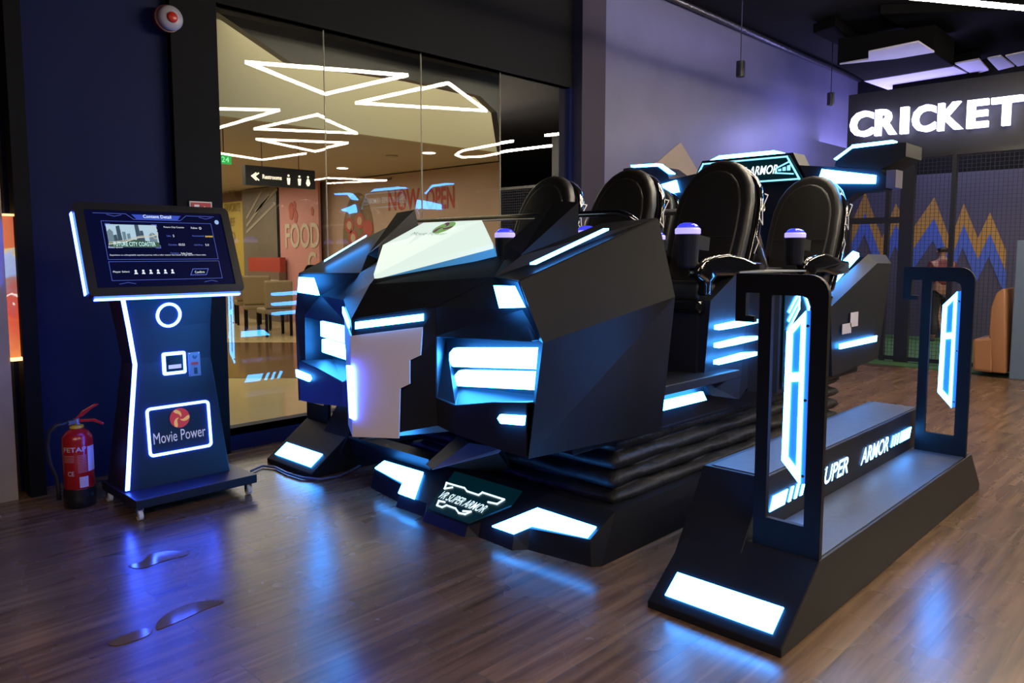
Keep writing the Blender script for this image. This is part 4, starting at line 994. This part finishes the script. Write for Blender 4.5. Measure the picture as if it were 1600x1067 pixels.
# puddles of spilt water
WATER = mat('thin water film', (.17, .10, .055), .10, spec=.5, bump=.02, nscale=6)
def puddle(pts, label):
    P3 = [Vector(at(x, y, Z=.0015)) for x, y in pts]; n_ = len(P3); out_ = []
    for i in range(n_):
        a, b, c_, d = P3[i-1], P3[i], P3[(i+1) % n_], P3[(i+2) % n_]
        for t in (0, .25, .5, .75):
            v = .5*((2*b)+(-a+c_)*t+(2*a-5*b+4*c_-d)*t*t+(-a+3*b-3*c_+d)*t**3); out_.append((v.x, v.y, .0018))
    o = MB().slab(out_, (0, 0, .0005)).build('water_puddle', WATER)
    tag(o, label, 'puddle', 'puddles on the wood floor')
puddle([(200, 884), (222, 877), (235, 866), (262, 861), (293, 862), (290, 868), (265, 874), (245, 880), (222, 888)], 'small thin wet patch on the floor nearest the kiosk')
puddle([(243, 978), (252, 965), (278, 950), (310, 940), (345, 938), (348, 942), (320, 952), (290, 966), (262, 978), (246, 984)], 'curved wet patch on the floor, middle one of the three')
puddle([(170, 1004), (195, 992), (225, 982), (238, 984), (232, 992), (205, 1003), (180, 1009)], 'narrow wet streak on the floor, farthest from the kiosk at the lower left')
# ================================================================ MALL THINGS
def emat(name, c_, e): return mat(name, c_, .5, emit=c_, es=e)
# restroom sign hanging in the walk
rsn = thing('restroom_sign', 'dark hanging restroom sign with lit arrow and figures beyond the glass', 'sign')
y0 = 8.6
b0, b1, b2, b3 = at(383, 257, Y=y0), at(492, 267, Y=y0), at(492, 296, Y=y0), at(383, 288, Y=y0)
zt, zb_ = (b0[2]+b1[2])/2, (b2[2]+b3[2])/2
MB().box((b0[0], y0, zb_), (b1[0], y0+.08, zt)).build('board', mat('charcoal sign board', (.03, .028, .022), .5), rsn)
RW = emat('warm white sign light', (1, .85, .6), 1.6)
hh = zt-zb_; xx = b0[0]; ww = b1[0]-b0[0]
mb = MB()
for k in (0, .035):
    polyline_plate([(xx+ww*(.14+k), y0-.002, zb_+hh*.62), (xx+ww*(.085+k), y0-.002, zb_+hh*.46), (xx+ww*(.14+k), y0-.002, zb_+hh*.28)], (0, -1, 0), .014, .004, mb)
mb.build('arrow', RW, rsn)
text('lettering', 'Restrooms', (xx+ww*.23, y0-.002, zb_+hh*.36), (1, 0, 0), (0, 0, 1), RW, rsn, w=ww*.27, h=hh*.22, offset=.02)
for k in (.60, .76, .89):
    c0 = xx+ww*k
    mb = MB().slab([(c0-.022, y0-.002, zb_+hh*.50), (c0+.022, y0-.002, zb_+hh*.50), (c0+.014, y0-.002, zb_+hh*.15), (c0-.014, y0-.002, zb_+hh*.15)] if k < .8 else [(c0-.012, y0-.002, zb_+hh*.52), (c0+.012, y0-.002, zb_+hh*.52), (c0+.030, y0-.002, zb_+hh*.28), (c0+.010, y0-.002, zb_+hh*.14), (c0-.010, y0-.002, zb_+hh*.14), (c0-.030, y0-.002, zb_+hh*.28)], (0, -.004, 0))
    mb.slab([(c0+.013*math.cos(a*math.pi/6), y0-.002, zb_+hh*.62+.013*math.sin(a*math.pi/6)) for a in range(12)], (0, -.004, 0))
    mb.build('figure', RW, rsn)
for k in (.25, .78): MB().tube([(xx+ww*k, y0+.04, zt), (xx+ww*k, y0+.04, MC)], .004, 6).build('hanger', BLACKW, rsn)
ex = thing('exit_sign', 'small green lit exit sign hanging beyond the glass', 'sign')
y0 = 8.4; b0, b1 = at(334, 241, Y=y0), at(362, 257, Y=y0)
MB().box((b0[0]-.12, y0, b1[2]), (b1[0], y0+.03, b0[2])).build('panel', emat('green sign light', (.02, .36, .06), 1.0), ex)
MB().tube([(b0[0]+.12, y0+.015, b0[2]), (b0[0]+.12, y0+.015, MC)], .005, 6).build('hanger', BLACKW, ex)
text('lettering', '< 24', (b0[0]+.01, y0-.002, b1[2]+.02), (1, 0, 0), (0, 0, 1), emat('pale green symbol', (.35, .9, .45), 1.), ex, w=(b1[0]-b0[0])*.8, h=(b0[2]-b1[2])*.62)
# the far wall's hoardings
def wallpic(name, x0p, x1p, ytop, ybot, m, label, cat, d=.05, X=XF):
    ya, yb2 = at(x0p, 400, X=X)[1], at(x1p, 400, X=X)[1]
    o = MB().box((X, min(ya, yb2), ybot), (X+d, max(ya, yb2), ytop)).build(name, m)
    return tag(o, label, cat)
PINK = mat('pink hoarding', (.50, .22, .19), .6)
pk = wallpic('food_hoarding', 438, 499, MC, 0, PINK, 'pink wall panel lettered FOOD beyond the glass', 'wall panel')
IV = mat('ivory letters', (.50, .42, .30), .5)
yF = at(446, 350, X=XF)[1]; yE = at(499, 350, X=XF)[1]
text('lettering', 'FOOD', (XF-.01, yF, at(446, 388, X=XF)[2]), (0, -1, 0), (0, 0, 1), IV, pk, w=yF-yE, h=.50, offset=.02)
text('lettering', 'C', (XF-.01, at(482, 410, X=XF)[1], at(482, 425, X=XF)[2]), (0, -1, 0), (0, 0, 1), IV, pk, w=.30, h=.40, offset=.03)
mb = MB()
for k, (x, y) in enumerate(((455, 330), (462, 338), (460, 322), (488, 330))):
    c_ = at(x, y, X=XF-.005); rr_ = (.12, .09, .07, .06)[k]
    mb.slab([(c_[0], c_[1]+rr_*.7*math.cos(a*.6)*(1+.3*(a % 2)), c_[2]+rr_*1.5*math.sin(a*.6)) for a in range(10)], (-.004, 0, 0))
mb.build('painted_figure', mat('rust drawing', (.40, .09, .05), .6), pk)
YEL = mat('ochre hoarding', (.42, .30, .06), .6)
ye = wallpic('yellow_hoarding', 338, 381, MC-.25, .9, YEL, 'ochre yellow lettered banner at the left beyond the glass', 'banner')
for k, t_ in enumerate(('YOUR', 'FAVORITE', 'CHEF', 'AND')):
    pp = at(352, 310+k*22, X=XF)
    text('lettering', t_, (XF-.01, pp[1], pp[2]), (0, -1, 0), (0, 0, 1), mat('olive lettering', (.22, .15, .04), .6), ye, w=.75 if len(t_) > 4 else .5, h=.19)
gm = wallpic('shop_mural', 381, 434, MC-.02, .0, mat('grey-brown mural print', (.17, .14, .10), .4, noise=.4, nscale=1.2), 'grey picture wall with diagonal light streaks behind the food court seats', 'mural')
mb = MB()
for (x0, y0_), (x1, y1_) in (((386, 352), (420, 305)), ((386, 362), (430, 318)), ((400, 330), (432, 296)), ((386, 340), (408, 300))):
    polyline_plate([at(x0, y0_, X=XF-.005), at(x1, y1_, X=XF-.005)], (-1, 0, 0), .06, .004, mb)
mb.build('mural_streak', mat('pale streak', (.30, .26, .19), .5), gm)
struct(wallpic('trim_7', 434, 438.5, MC, 0, BLACKW, None, None, .02))
# counter, table and chairs of the food court
def floor_at(px, py): return at(px, py, Z=0)
c0 = at(400, 420, X=7.9)
ct = thing('food_counter', 'low red food counter beyond the glass', 'counter')
ya_, yb_ = at(383, 400, X=7.85)[1], at(432, 400, X=7.85)[1]
MB().box((7.92, yb_, 1.02), (8.05, ya_, 1.32)).build('red_front', mat('red counter front', (.35, .05, .03), .5), ct)
MB().box((7.90, yb_, .0), (8.05, ya_, 1.02)).build('base', mat('brown counter base', (.16, .11, .07), .5), ct)
MB().box((7.86, yb_, .80), (8.05, ya_, .86)).build('shelf', mat('white shelf', (.5, .45, .36), .4), ct)
TAN = mat('tan chair upholstery', (.20, .145, .07), .6)
def cafe_chair(px, py, h, rz, label):
    t = thing('cafe_chair', label, 'chair', 'tan chairs beyond the glass')
    p = floor_at(px, py)
    MB().box((-.24, -.24, .38), (.24, .24, .48)).build('seat', TAN, t, bevel=.03)
    MB().box((-.24, .18, .48), (.24, .26, h)).build('backrest', TAN, t, bevel=.03)
    for x in (-.21, .21):
        for y in (-.21, .21): MB().box((x-.02, y-.02, 0), (x+.02, y+.02, .40)).build('leg', BLACKW, t)
    t.location = p; t.rotation_euler = (0, 0, rz)
cafe_chair(404, 515, 1.0, R(150), 'tan upholstered cafe chair nearest the glass, turned away')
cafe_chair(388, 506, .95, R(160), 'tan cafe chair behind the nearest one, by the red counter')
cafe_chair(430, 524, .95, R(170), 'tan cafe chair next to the pink panel')
# announcement banner
XB = 8.32
ban = tag(MB().box((XB, at(820, 300, X=XB)[1], .0), (XB+.05, at(503, 300, X=XB)[1], MC-.02)).build('announcement_banner', mat('peach banner vinyl', (.44, .30, .22), .5, noise=.1, nscale=1.5)), 'long peach banner lettered NOW OPEN beyond the glass', 'banner')
REDB = mat('red banner print', (.42, .045, .025), .5); DKB = mat('dark brown print', (.07, .03, .03), .5)
def btext(t_, x0p, y0p, x1p, h_, m):
    a = at(x0p, y0p, X=XB-.004); b = at(x1p, y0p, X=XB-.004)
    text('lettering', t_, a, (0, -1, 0), (0, 0, 1), m, ban, w=a[1]-b[1], h=h_, offset=.02)
btext('NOW', 607, 330, 656, .36, REDB); btext('OPEN', 666, 328, 710, .36, REDB)
btext('FUTURE EXCITION', 568, 276, 661, .14, DKB); btext('JAM', 672, 266, 699, .20, REDB)
btext('food court by the mall', 566, 287, 612, .06, DKB)
# round food picture on the banner
c_ = at(560, 372, X=XB-.002); mb = MB()
mb.slab([(XB-.003, c_[1]+.62*math.cos(a*math.pi/16)*.8, c_[2]+.62*math.sin(a*math.pi/16)*1.35) for a in range(32)], (-.004, 0, 0)).build('food_picture', mat('olive food print', (.20, .13, .06), .6, noise=.7, nscale=5), ban)
rnd = random.Random(5); RDP = mat('red plate print', (.42, .07, .04), .5); mb = MB()
for x, y in ((546, 352), (562, 345), (575, 356), (552, 372), (570, 378), (548, 392), (562, 398), (576, 394)):
    q = at(x, y, X=XB-.008)
    mb.slab([(XB-.009, q[1]+.15*math.cos(a*math.pi/8), q[2]+.15*math.sin(a*math.pi/8)) for a in range(16)], (-.004, 0, 0))
mb.build('painted_plate', RDP, ban)
mb = MB()
for x, y in ((546, 352), (562, 345), (552, 372), (570, 378), (562, 398)):
    q = at(x, y, X=XB-.014)
    mb.slab([(XB-.015, q[1]+.08*math.cos(a*math.pi/8), q[2]+.08*math.sin(a*math.pi/8)) for a in range(16)], (-.004, 0, 0))
mb.build('painted_food', mat('cream food print', (.5, .35, .2), .5), ban)
# downlights and detectors of the mall ceiling
DLM = emat('downlight lens', (1, .9, .68), 6)
for (x, y), l_ in (((535, 262), 'round recessed downlight left of the banner beyond the glass'), ((670, 238), 'round recessed downlight above the banner lettering')):
    q = at(x, y, Z=MC); t = tag(MB().lathe([(.11, MC+.01), (.11, MC-.006), (.10, MC-.008)], (q[0], q[1], 0), 20).build('recessed_downlight', mat('white trim ring', (.6, .55, .45), .4)), l_, 'ceiling light', 'mall downlights')
    MB().lathe([(.09, MC-.004), (.09, MC-.014)], (q[0], q[1], 0), 20).build('lens', DLM, t)
q = at(612, 243, Z=MC)
tag(MB().lathe([(.09, MC), (.09, MC-.02), (.06, MC-.045), (.01, MC-.05)], (q[0], q[1], 0), 18).build('smoke_detector', mat('cream detector', (.45, .38, .28), .5)), 'round smoke detector on the mall ceiling', 'smoke detector')
# ================================================================ RIGHT SIDE: hall ceiling, sign, cage
XC = 10.8
fas = MB().box((XC+.06, 1.0, 2.66), (XC+.5, 4.13, 3.55)).build('trim_8', mat('black fascia', (.010, .010, .016), .5)); struct(fas)
sg2 = thing('cricket_sign', 'large white lit sign lettered CRICKET on the dark fascia', 'sign')
LW = mat('white channel letter', (.9, .9, 1), .4, emit=(.62, .62, 1.), es=5)
for ch, x0p, x1p in (('C', 1331, 1366), ('R', 1370, 1403), ('I', 1409, 1421), ('C', 1427, 1463), ('K', 1467, 1506), ('E', 1512, 1545), ('T', 1549, 1597)):
    a, b = at(x0p, 210, X=XC), at(x1p, 210, X=XC)
    me = text_verts(ch, 1, .12, 0, .035)
    xs_ = [v.co.x for v in me.vertices]; ys_ = [v.co.y for v in me.vertices]
    fx = (a[1]-b[1])/(max(xs_)-min(xs_)); fz = .335/(max(ys_)-min(ys_)); zz_ = 2.955-.045*(4.05-a[1])/2
    for v in me.vertices:
        v.co = Vector((XC-.06-v.co.z*.3, a[1]-(v.co.x-min(xs_))*fx, zz_+(v.co.y-min(ys_))*fz))
    me.name = 'letter'; link('letter', me, LW, sg2)
# cage: posts, rails, net
cg = thing('cricket_cage', 'black netted cricket cage with square steel posts at the back right', 'cage')
XG = 10.5
yp = {1325: 0, 1420: 0, 1482: 0}
def ypx(px, py=420): return at(px, py, X=XG)[1]
BP = mat('black steel post', (.012, .012, .016), .35)
for px, w_ in ((1322, .06), (1382, .05), (1412, .16), (1483, .05)):
    y = ypx(px); MB().box((XG, y-w_/2, 0), (XG+.08, y+w_/2, 2.66)).build('post', BP, cg)
for z in (1.80, 2.60, .03): MB().box((XG+.01, ypx(1322) if z == 1.80 else -1.0, z), (XG+.06, ypx(1322), z+.05)).build('rail', BP, cg)
MB().box((XG+.01, ypx(1412), 1.79), (XG+.06, ypx(1322), 1.87)).build('rail', BP, cg)
nb = MB(); NET = mat('dark net cord', (.015, .015, .022), .6)
y1n, y0n = ypx(1322), -.5
k = y0n
while k < y1n:
    nb.box((XG+.03, k-.002, .05), (XG+.034, k+.002, 2.6)); k += .048
z = .08
while z < 2.6:
    nb.box((XG+.03, y0n, z-.002), (XG+.034, y1n, z+.002)); z += .048
nb.build('net', NET, cg)
# turf and the zigzag wall
TURF = mat('green artificial turf', (.03, .10, .025), .8, noise=.4, nscale=60, bump=.4)
struct(MB().box((XG-.35, -1, 0), (13.98, YW, .012)).build('floor_turf', TURF))
XZ = 13.98
zw = MB().box((XZ-.02, -1.0, 0), (XZ, YW, 2.7)).build('wall_zigzag', mat('slate painted wall', (.055, .05, .085), .6)); struct(zw)
def zig(pts_top, hgt, m, d):
    mb = MB()
    P3 = [at(x, y, X=XZ-.02) for x, y in pts_top]
    for a, b in zip(P3, P3[1:]):
        mb.slab([a, b, (b[0], b[1], b[2]-hgt), (a[0], a[1], a[2]-hgt)], (-d, 0, 0))
    return mb
ZG = [(1330, 350), (1352, 300), (1378, 372), (1400, 318), (1423, 362), (1460, 308), (1485, 376), (1506, 318), (1528, 372), (1547, 332), (1572, 392)]
struct(zig(ZG, .40, mat('ochre zigzag stripe', (.34, .18, .035), .6), .006).build('wall_zigzag_ochre', None))
bpy.data.objects['wall_zigzag_ochre'].data.materials.clear(); bpy.data.objects['wall_zigzag_ochre'].data.materials.append(bpy.data.materials['ochre zigzag stripe'])
ZB = [(x, y+33) for x, y in ZG]
o = zig(ZB, .36, None, .009).build('wall_zigzag_blue', mat('blue zigzag stripe', (.05, .10, .42), .6)); struct(o)
# beige diamond painted on the long wall
dm = [at(x, y, Y=YW-.002) for x, y in ((1063, 222), (1128, 330), (1048, 420), (950, 320))]
struct(MB().slab(dm, (0, -.004, 0)).build('wall_left_diamond', mat('beige painted diamond', (.30, .24, .17), .6)))
# pendant spotlights
for (x, y), Y_, l_ in (((1157, 108), 4.6, 'black cylinder pendant spotlight hanging before the violet wall'), ((1298, 155), 4.6, 'black cylinder spotlight left of the lit sign')):
    q = at(x, y, Y=Y_); t = thing('pendant_spotlight', l_, 'spotlight', 'black cylinder spotlights')
    r_ = .052 if x < 1200 else .05
    MB().lathe([(r_, q[2]+.09), (r_, q[2]-.09), (r_*.85, q[2]-.09), (r_*.8, q[2]-.06)], (q[0], q[1], 0), 20).build('housing', BP, t)
    MB().lathe([(r_*.78, q[2]-.065), (r_*.78, q[2]-.072)], (q[0], q[1], 0), 20).build('lens', emat('spot lens', (.8, .8, .7), 1.0), t)
    MB().tube([(q[0], q[1], q[2]+.09), (q[0], q[1], 4.45)], .006, 6).build('cord', BP, t)
# conduit and ducts under the ceiling
cd = MB().tube([(6.7, YW-.06, 4.38), (13.9, YW-.06, 4.38)], .035, 10).build('ceiling_pipe', mat('dark galvanised pipe', (.10, .10, .12), .3, .8, bump=.8, nscale=14), smooth=True)
tag(cd, 'long dark pipe along the top of the violet wall', 'pipe')
for k, (l, z, h) in enumerate((([(1270, 52), (1357, 94), (1357, 78), (1305, 40)], 4.3, .12), ([(1308, 102), (1350, 126), (1490, 103), (1460, 83)], 3.9, .35), ([(1375, 22), (1500, 100), (1640, 74), (1640, 14)], 4.32, .12), ([(1394, 143), (1402, 147), (1530, 131), (1528, 123)], 3.9, .4))):
    o = MB().slab([at(x, y, Z=z) for x, y in l], (0, 0, h)).build('air_duct', mat('black painted duct', (.003, .003, .004), .85, spec=.05), bevel=.01)
    tag(o, ('square black duct box under the ceiling, nearest the violet wall', 'long black duct crossing the ceiling before the largest pale sheet', 'wide black duct at the top right beside the line light', 'thin black beam between the two pale sheets over the sign')[k], 'air duct', 'black ceiling ducts')
# corrugated roof sheet showing between the ducts
PUR = mat('pale corrugated sheet', (.50, .48, .62), .45)
for k, l in enumerate(([(1350, 127), (1395, 143), (1527, 122), (1490, 104)], [(1403, 147), (1420, 154), (1550, 140), (1528, 131)], [(1312, 101), (1357, 93), (1357, 82), (1435, 66), (1460, 82), (1400, 92)], [(1492, 100), (1530, 93), (1545, 110), (1520, 117)], [(1543, 92), (1563, 88), (1585, 104), (1560, 110)], [(1571, 88), (1600, 82), (1600, 102), (1590, 104)])):
    q = [at(x, y, Z=3.86 if k == 2 else 4.0) for x, y in l]
    o = MB().slab(q, (0, 0, .02)).build('ceiling_sheet', PUR)
    tag(o, ('largest pale ceiling sheet above the sign', 'narrow pale ceiling sheet just over the sign lettering', 'pale ceiling sheet behind the square duct box', 'pale ceiling sheet right of the largest one', 'small pale ceiling sheet between two dark beams', 'pale ceiling sheet at the right edge')[k], 'ceiling sheet', 'pale sheets between the ducts')
# line lights: triangles of light tube under the hall ceiling, seen in the glass
TUBEL = mat('warm white line light', (1, .95, .85), .4, emit=(1, .86, .64), es=88)
ZL = 3.61
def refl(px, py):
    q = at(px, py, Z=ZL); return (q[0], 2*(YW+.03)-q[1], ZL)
def line_light(pts, label, closed=False, r_=.0115, real=False):
    P3 = [Vector(at(x, y, Z=ZL)) if real else Vector(refl(x, y)) for x, y in pts]
    mb = MB(); seq = list(zip(P3, P3[1:]+P3[:1])) if closed else list(zip(P3, P3[1:]))
    for a, b in seq:
        t_ = (b-a).normalized(); sv = Vector((0, 0, 1)).cross(t_)*r_
        mb.slab([a-sv-t_*r_, b-sv+t_*r_, b+sv+t_*r_, a+sv-t_*r_], (0, 0, .04))
    o = mb.build('line_light', TUBEL); return tag(o, label, 'line light', 'line lights under the hall ceiling')
line_light([(385, 100), (640, 120), (510, 150)], 'largest triangular light line reflected at the upper left of the glass', True)
line_light([(562, 163), (700, 132), (760, 175)], 'triangular light line whose long side crosses the top right corner of the picture', True)
line_light([(300, 171), (436, 174), (343, 201)], 'triangular light line reflected at the left edge of the glass', True)
line_light([(398, 203), (496, 181), (564, 210)], 'triangular light line reflected just above the glass middle left', True)
line_light([(401, 219), (550, 225), (492, 238)], 'flat triangular light line reflected below its twin in the glass', True)
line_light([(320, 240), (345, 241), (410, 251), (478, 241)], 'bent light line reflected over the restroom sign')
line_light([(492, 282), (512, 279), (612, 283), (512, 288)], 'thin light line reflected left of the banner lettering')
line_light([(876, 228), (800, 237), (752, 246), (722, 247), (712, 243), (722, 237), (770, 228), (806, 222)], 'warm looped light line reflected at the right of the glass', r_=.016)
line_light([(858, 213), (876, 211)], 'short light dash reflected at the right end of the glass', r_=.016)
q = [at(1532, 244, X=12.5), at(1650, 246, X=12.5)]
mb = MB()
for (x0, y0_), (x1, y1_) in (((1530, 243), (1640, 242)), ((1530, 243), (1556, 247)), ((1578, 249), (1650, 254))):
    a = Vector(at(x0, y0_, Z=2.62+.35)); b = Vector(at(x1, y1_, Z=2.62+.35)); t_ = (b-a).normalized(); sv = Vector((0, 0, 1)).cross(t_)*.02
    mb.slab([a-sv, b-sv, b+sv, a+sv], (0, 0, .03))
tag(mb.build('line_light', TUBEL), 'white angled light line below the sign at the right edge', 'line light', 'line lights under the hall ceiling')
# orange seat, blue-grey cabinet
sf = thing('padded_bench', 'tan padded bench end with tall curved back near the cage', 'bench')
ORG = mat('tan leatherette', (.30, .135, .06), .5)
b0, b1 = at(1519, 578, Z=0), at(1571, 584, Z=0)
Xs = b0[0]-.52
def bs(px, py):
    p = at(px, py, X=Xs); return (p[0], p[1], max(0, p[2]))
bk = [bs(1549, 560), bs(1545, 520), bs(1548, 480), bs(1556, 458), bs(1566, 451), bs(1571, 451), bs(1571, 584), bs(1549, 582)]
MB().slab(bk, (.5, 0, 0)).build('backrest', ORG, sf, bevel=.03, smooth=True)
st_ = [bs(1519, 530), bs(1519, 579), bs(1552, 583), bs(1552, 526)]
MB().slab(st_, (.5, 0, 0)).build('seat', ORG, sf, bevel=.03)
kcb = [at(1571, 584, X=10.2), at(1586, 372, X=10.2)]
cbn = tag(MB().box((10.0, .9, 0), (10.45, -.06+at(1573, 584, X=10.2)[1], 1.55)).build('storage_cabinet', mat('slate blue laminate', (.10, .14, .22), .5), bevel=.01), 'plain slate-blue cabinet at the right edge beside the tan bench', 'cabinet')
dr = MB().lathe([(.33, .0005), (.33, .004)], at(1380, 568, Z=0)[:2]+(0,), 24).build('floor_cover', mat('dark brown cover', (.04, .02, .012), .4)); tag(dr, 'dark round cover on the floor behind the ride', 'floor cover')

# ================================================================ PERSON in the cage, seen from behind
per = at(1467, 534, Z=0)
SKIN = mat('skin', (.22, .11, .07), .55)
def skinned(name, V, E_, m, parent=None, sub=2):
    me = bpy.data.meshes.new(name); me.from_pydata([v[:3] for v in V], E_, []); o = link(name, me, m, parent)
    sk = o.modifiers.new('skin', 'SKIN'); sk.use_smooth_shade = True
    if not me.skin_vertices: me.attributes
    bm = bmesh.new(); bm.from_mesh(me); lay = bm.verts.layers.skin.verify(); bm.verts.ensure_lookup_table()
    for i, v in enumerate(V):
        bm.verts[i][lay].radius = (v[3], v[4] if len(v) > 4 else v[3]); bm.verts[i][lay].use_root = (i == 0)
    bm.to_mesh(me); bm.free()
    sb = o.modifiers.new('smooth', 'SUBSURF'); sb.levels = sub; sb.render_levels = sub
    return o
# x = across (right positive), y = away from the viewer, z up; 1.55 m tall
V = [(0, 0, .84, .13, .10), (0, 0, 1.02, .12, .085), (0, .01, 1.20, .14, .09), (0, .02, 1.30, .08, .07), (0, .03, 1.37, .045), (0, .04, 1.43, .075, .085), (0, .045, 1.49, .062, .075)]
Eg = [(0, 1), (1, 2), (2, 3), (3, 4), (4, 5), (5, 6)]
for s_ in (-1, 1):
    n0 = len(V)
    V += [(s_*.09, 0, .76, .085), (s_*.10, .02, .45, .055), (s_*.105, -.01, .22, .045), (s_*.11, -.01, .07, .035), (s_*.12, .10, .03, .03)]
    Eg += [(0, n0), (n0, n0+1), (n0+1, n0+2), (n0+2, n0+3), (n0+3, n0+4)]
    n1 = len(V)
    V += [(s_*.155, .02, 1.24, .052), (s_*.20, .03, 1.02, .042), (s_*.17, .17, .88, .030), (s_*.15, .21, .85, .024)]
    Eg += [(2, n1), (n1, n1+1), (n1+1, n1+2), (n1+2, n1+3)]
    for k in range(4):
        a_0 = len(V); dz = .022-.015*k
        V += [(s_*(.145), .245+.004*k, .84+dz, .009), (s_*(.125), .275, .825+dz, .008), (s_*(.105), .262, .81+dz, .007)]
        Eg += [(n1+3, a_0), (a_0, a_0+1), (a_0+1, a_0+2)]
    a_0 = len(V); V += [(s_*.125, .215, .865, .010), (s_*.108, .235, .860, .008)]; Eg += [(n1+3, a_0), (a_0, a_0+1)]
pb = skinned('person', V, Eg, SKIN)
tag(pb, 'person with black hair in a dark red shirt standing inside the cage holding a bat', 'person')
sh = [(0, 0, .86, .155, .12), (0, 0, 1.02, .145, .105), (0, .01, 1.20, .165, .11), (0, .02, 1.295, .085, .08)]
se = [(0, 1), (1, 2), (2, 3)]
for s_ in (-1, 1):
    n0 = len(sh); sh += [(s_*.165, .02, 1.235, .068), (s_*.19, .025, 1.10, .060)]; se += [(2, n0), (n0, n0+1)]
skinned('shirt', sh, se, mat('dark red and black shirt', (.09, .008, .010), .7, noise=.9, nscale=5), pb)
tr = [(0, 0, .86, .15, .115)]; te = []
for s_ in (-1, 1):
    n0 = len(tr); tr += [(s_*.09, 0, .74, .10), (s_*.10, .02, .45, .075), (s_*.105, -.01, .22, .066), (s_*.11, -.01, .10, .062)]
    te += [(0, n0), (n0, n0+1), (n0+1, n0+2), (n0+2, n0+3)]
skinned('trousers', tr, te, mat('black trousers', (.012, .012, .016), .7), pb)
for s_ in (-1, 1): skinned('shoe', [(s_*.11, -.03, .04, .045, .04), (s_*.115, .06, .035, .045, .035), (s_*.12, .13, .03, .04, .03)], [(0, 1), (1, 2)], mat('dark shoe', (.02, .02, .022), .5), pb)
skinned('hair', [(0, .02, 1.40, .07, .06), (0, .025, 1.46, .088, .085), (0, .035, 1.50, .078, .075)], [(0, 1), (1, 2)], mat('black hair', (.006, .005, .005), .5), pb)
for s_ in (-1, 1): MB().lathe([(.003, -.018), (.016, -.01), (.018, .006), (.008, .016)], (s_*.082, .035, 1.43), 10, 'X').build('ear', SKIN, pb, smooth=True)
MB().poly([(-.012, .118, 1.41), (.012, .118, 1.41), (0, .14, 1.415), (0, .118, 1.45)], [(0, 1, 2), (0, 2, 3), (1, 3, 2), (0, 3, 1)]).build('nose', SKIN, pb)
for s_ in (-1, 1): MB().lathe([(.001, -.008), (.009, -.004), (.011, 0), (.009, .004), (.001, .008)], (s_*.03, .118, 1.445), 10, 'Y').build('eye', mat('dark eye', (.02, .01, .01), .3), pb)
MB().box((-.022, .118, 1.388), (.022, .124, 1.396)).build('mouth', mat('lips', (.2, .06, .05), .5), pb)
pb.location = per; pb.rotation_euler = (0, 0, YAW-math.pi/2)
bat = MB().slab([(-.018, .0, 0), (.018, .0, 0), (.050, .0, -.22), (.052, .0, -.68), (-.052, .0, -.68), (-.050, .0, -.22)], (0, .035, 0)).tube([(0, .017, .0), (0, .017, .22)], .016, 10).build('cricket_bat', mat('pale willow', (.42, .24, .17), .5))
tag(bat, 'pale wooden cricket bat held low by the person in the cage', 'cricket bat')
fwv = Vector((math.cos(YAW), math.sin(YAW), 0)); rtv = Vector((math.sin(YAW), -math.cos(YAW), 0))
bat.location = Vector(per)+rtv*.125+fwv*.33+Vector((0, 0, .76)); bat.rotation_euler = (R(8), R(-16), YAW-math.pi/2)
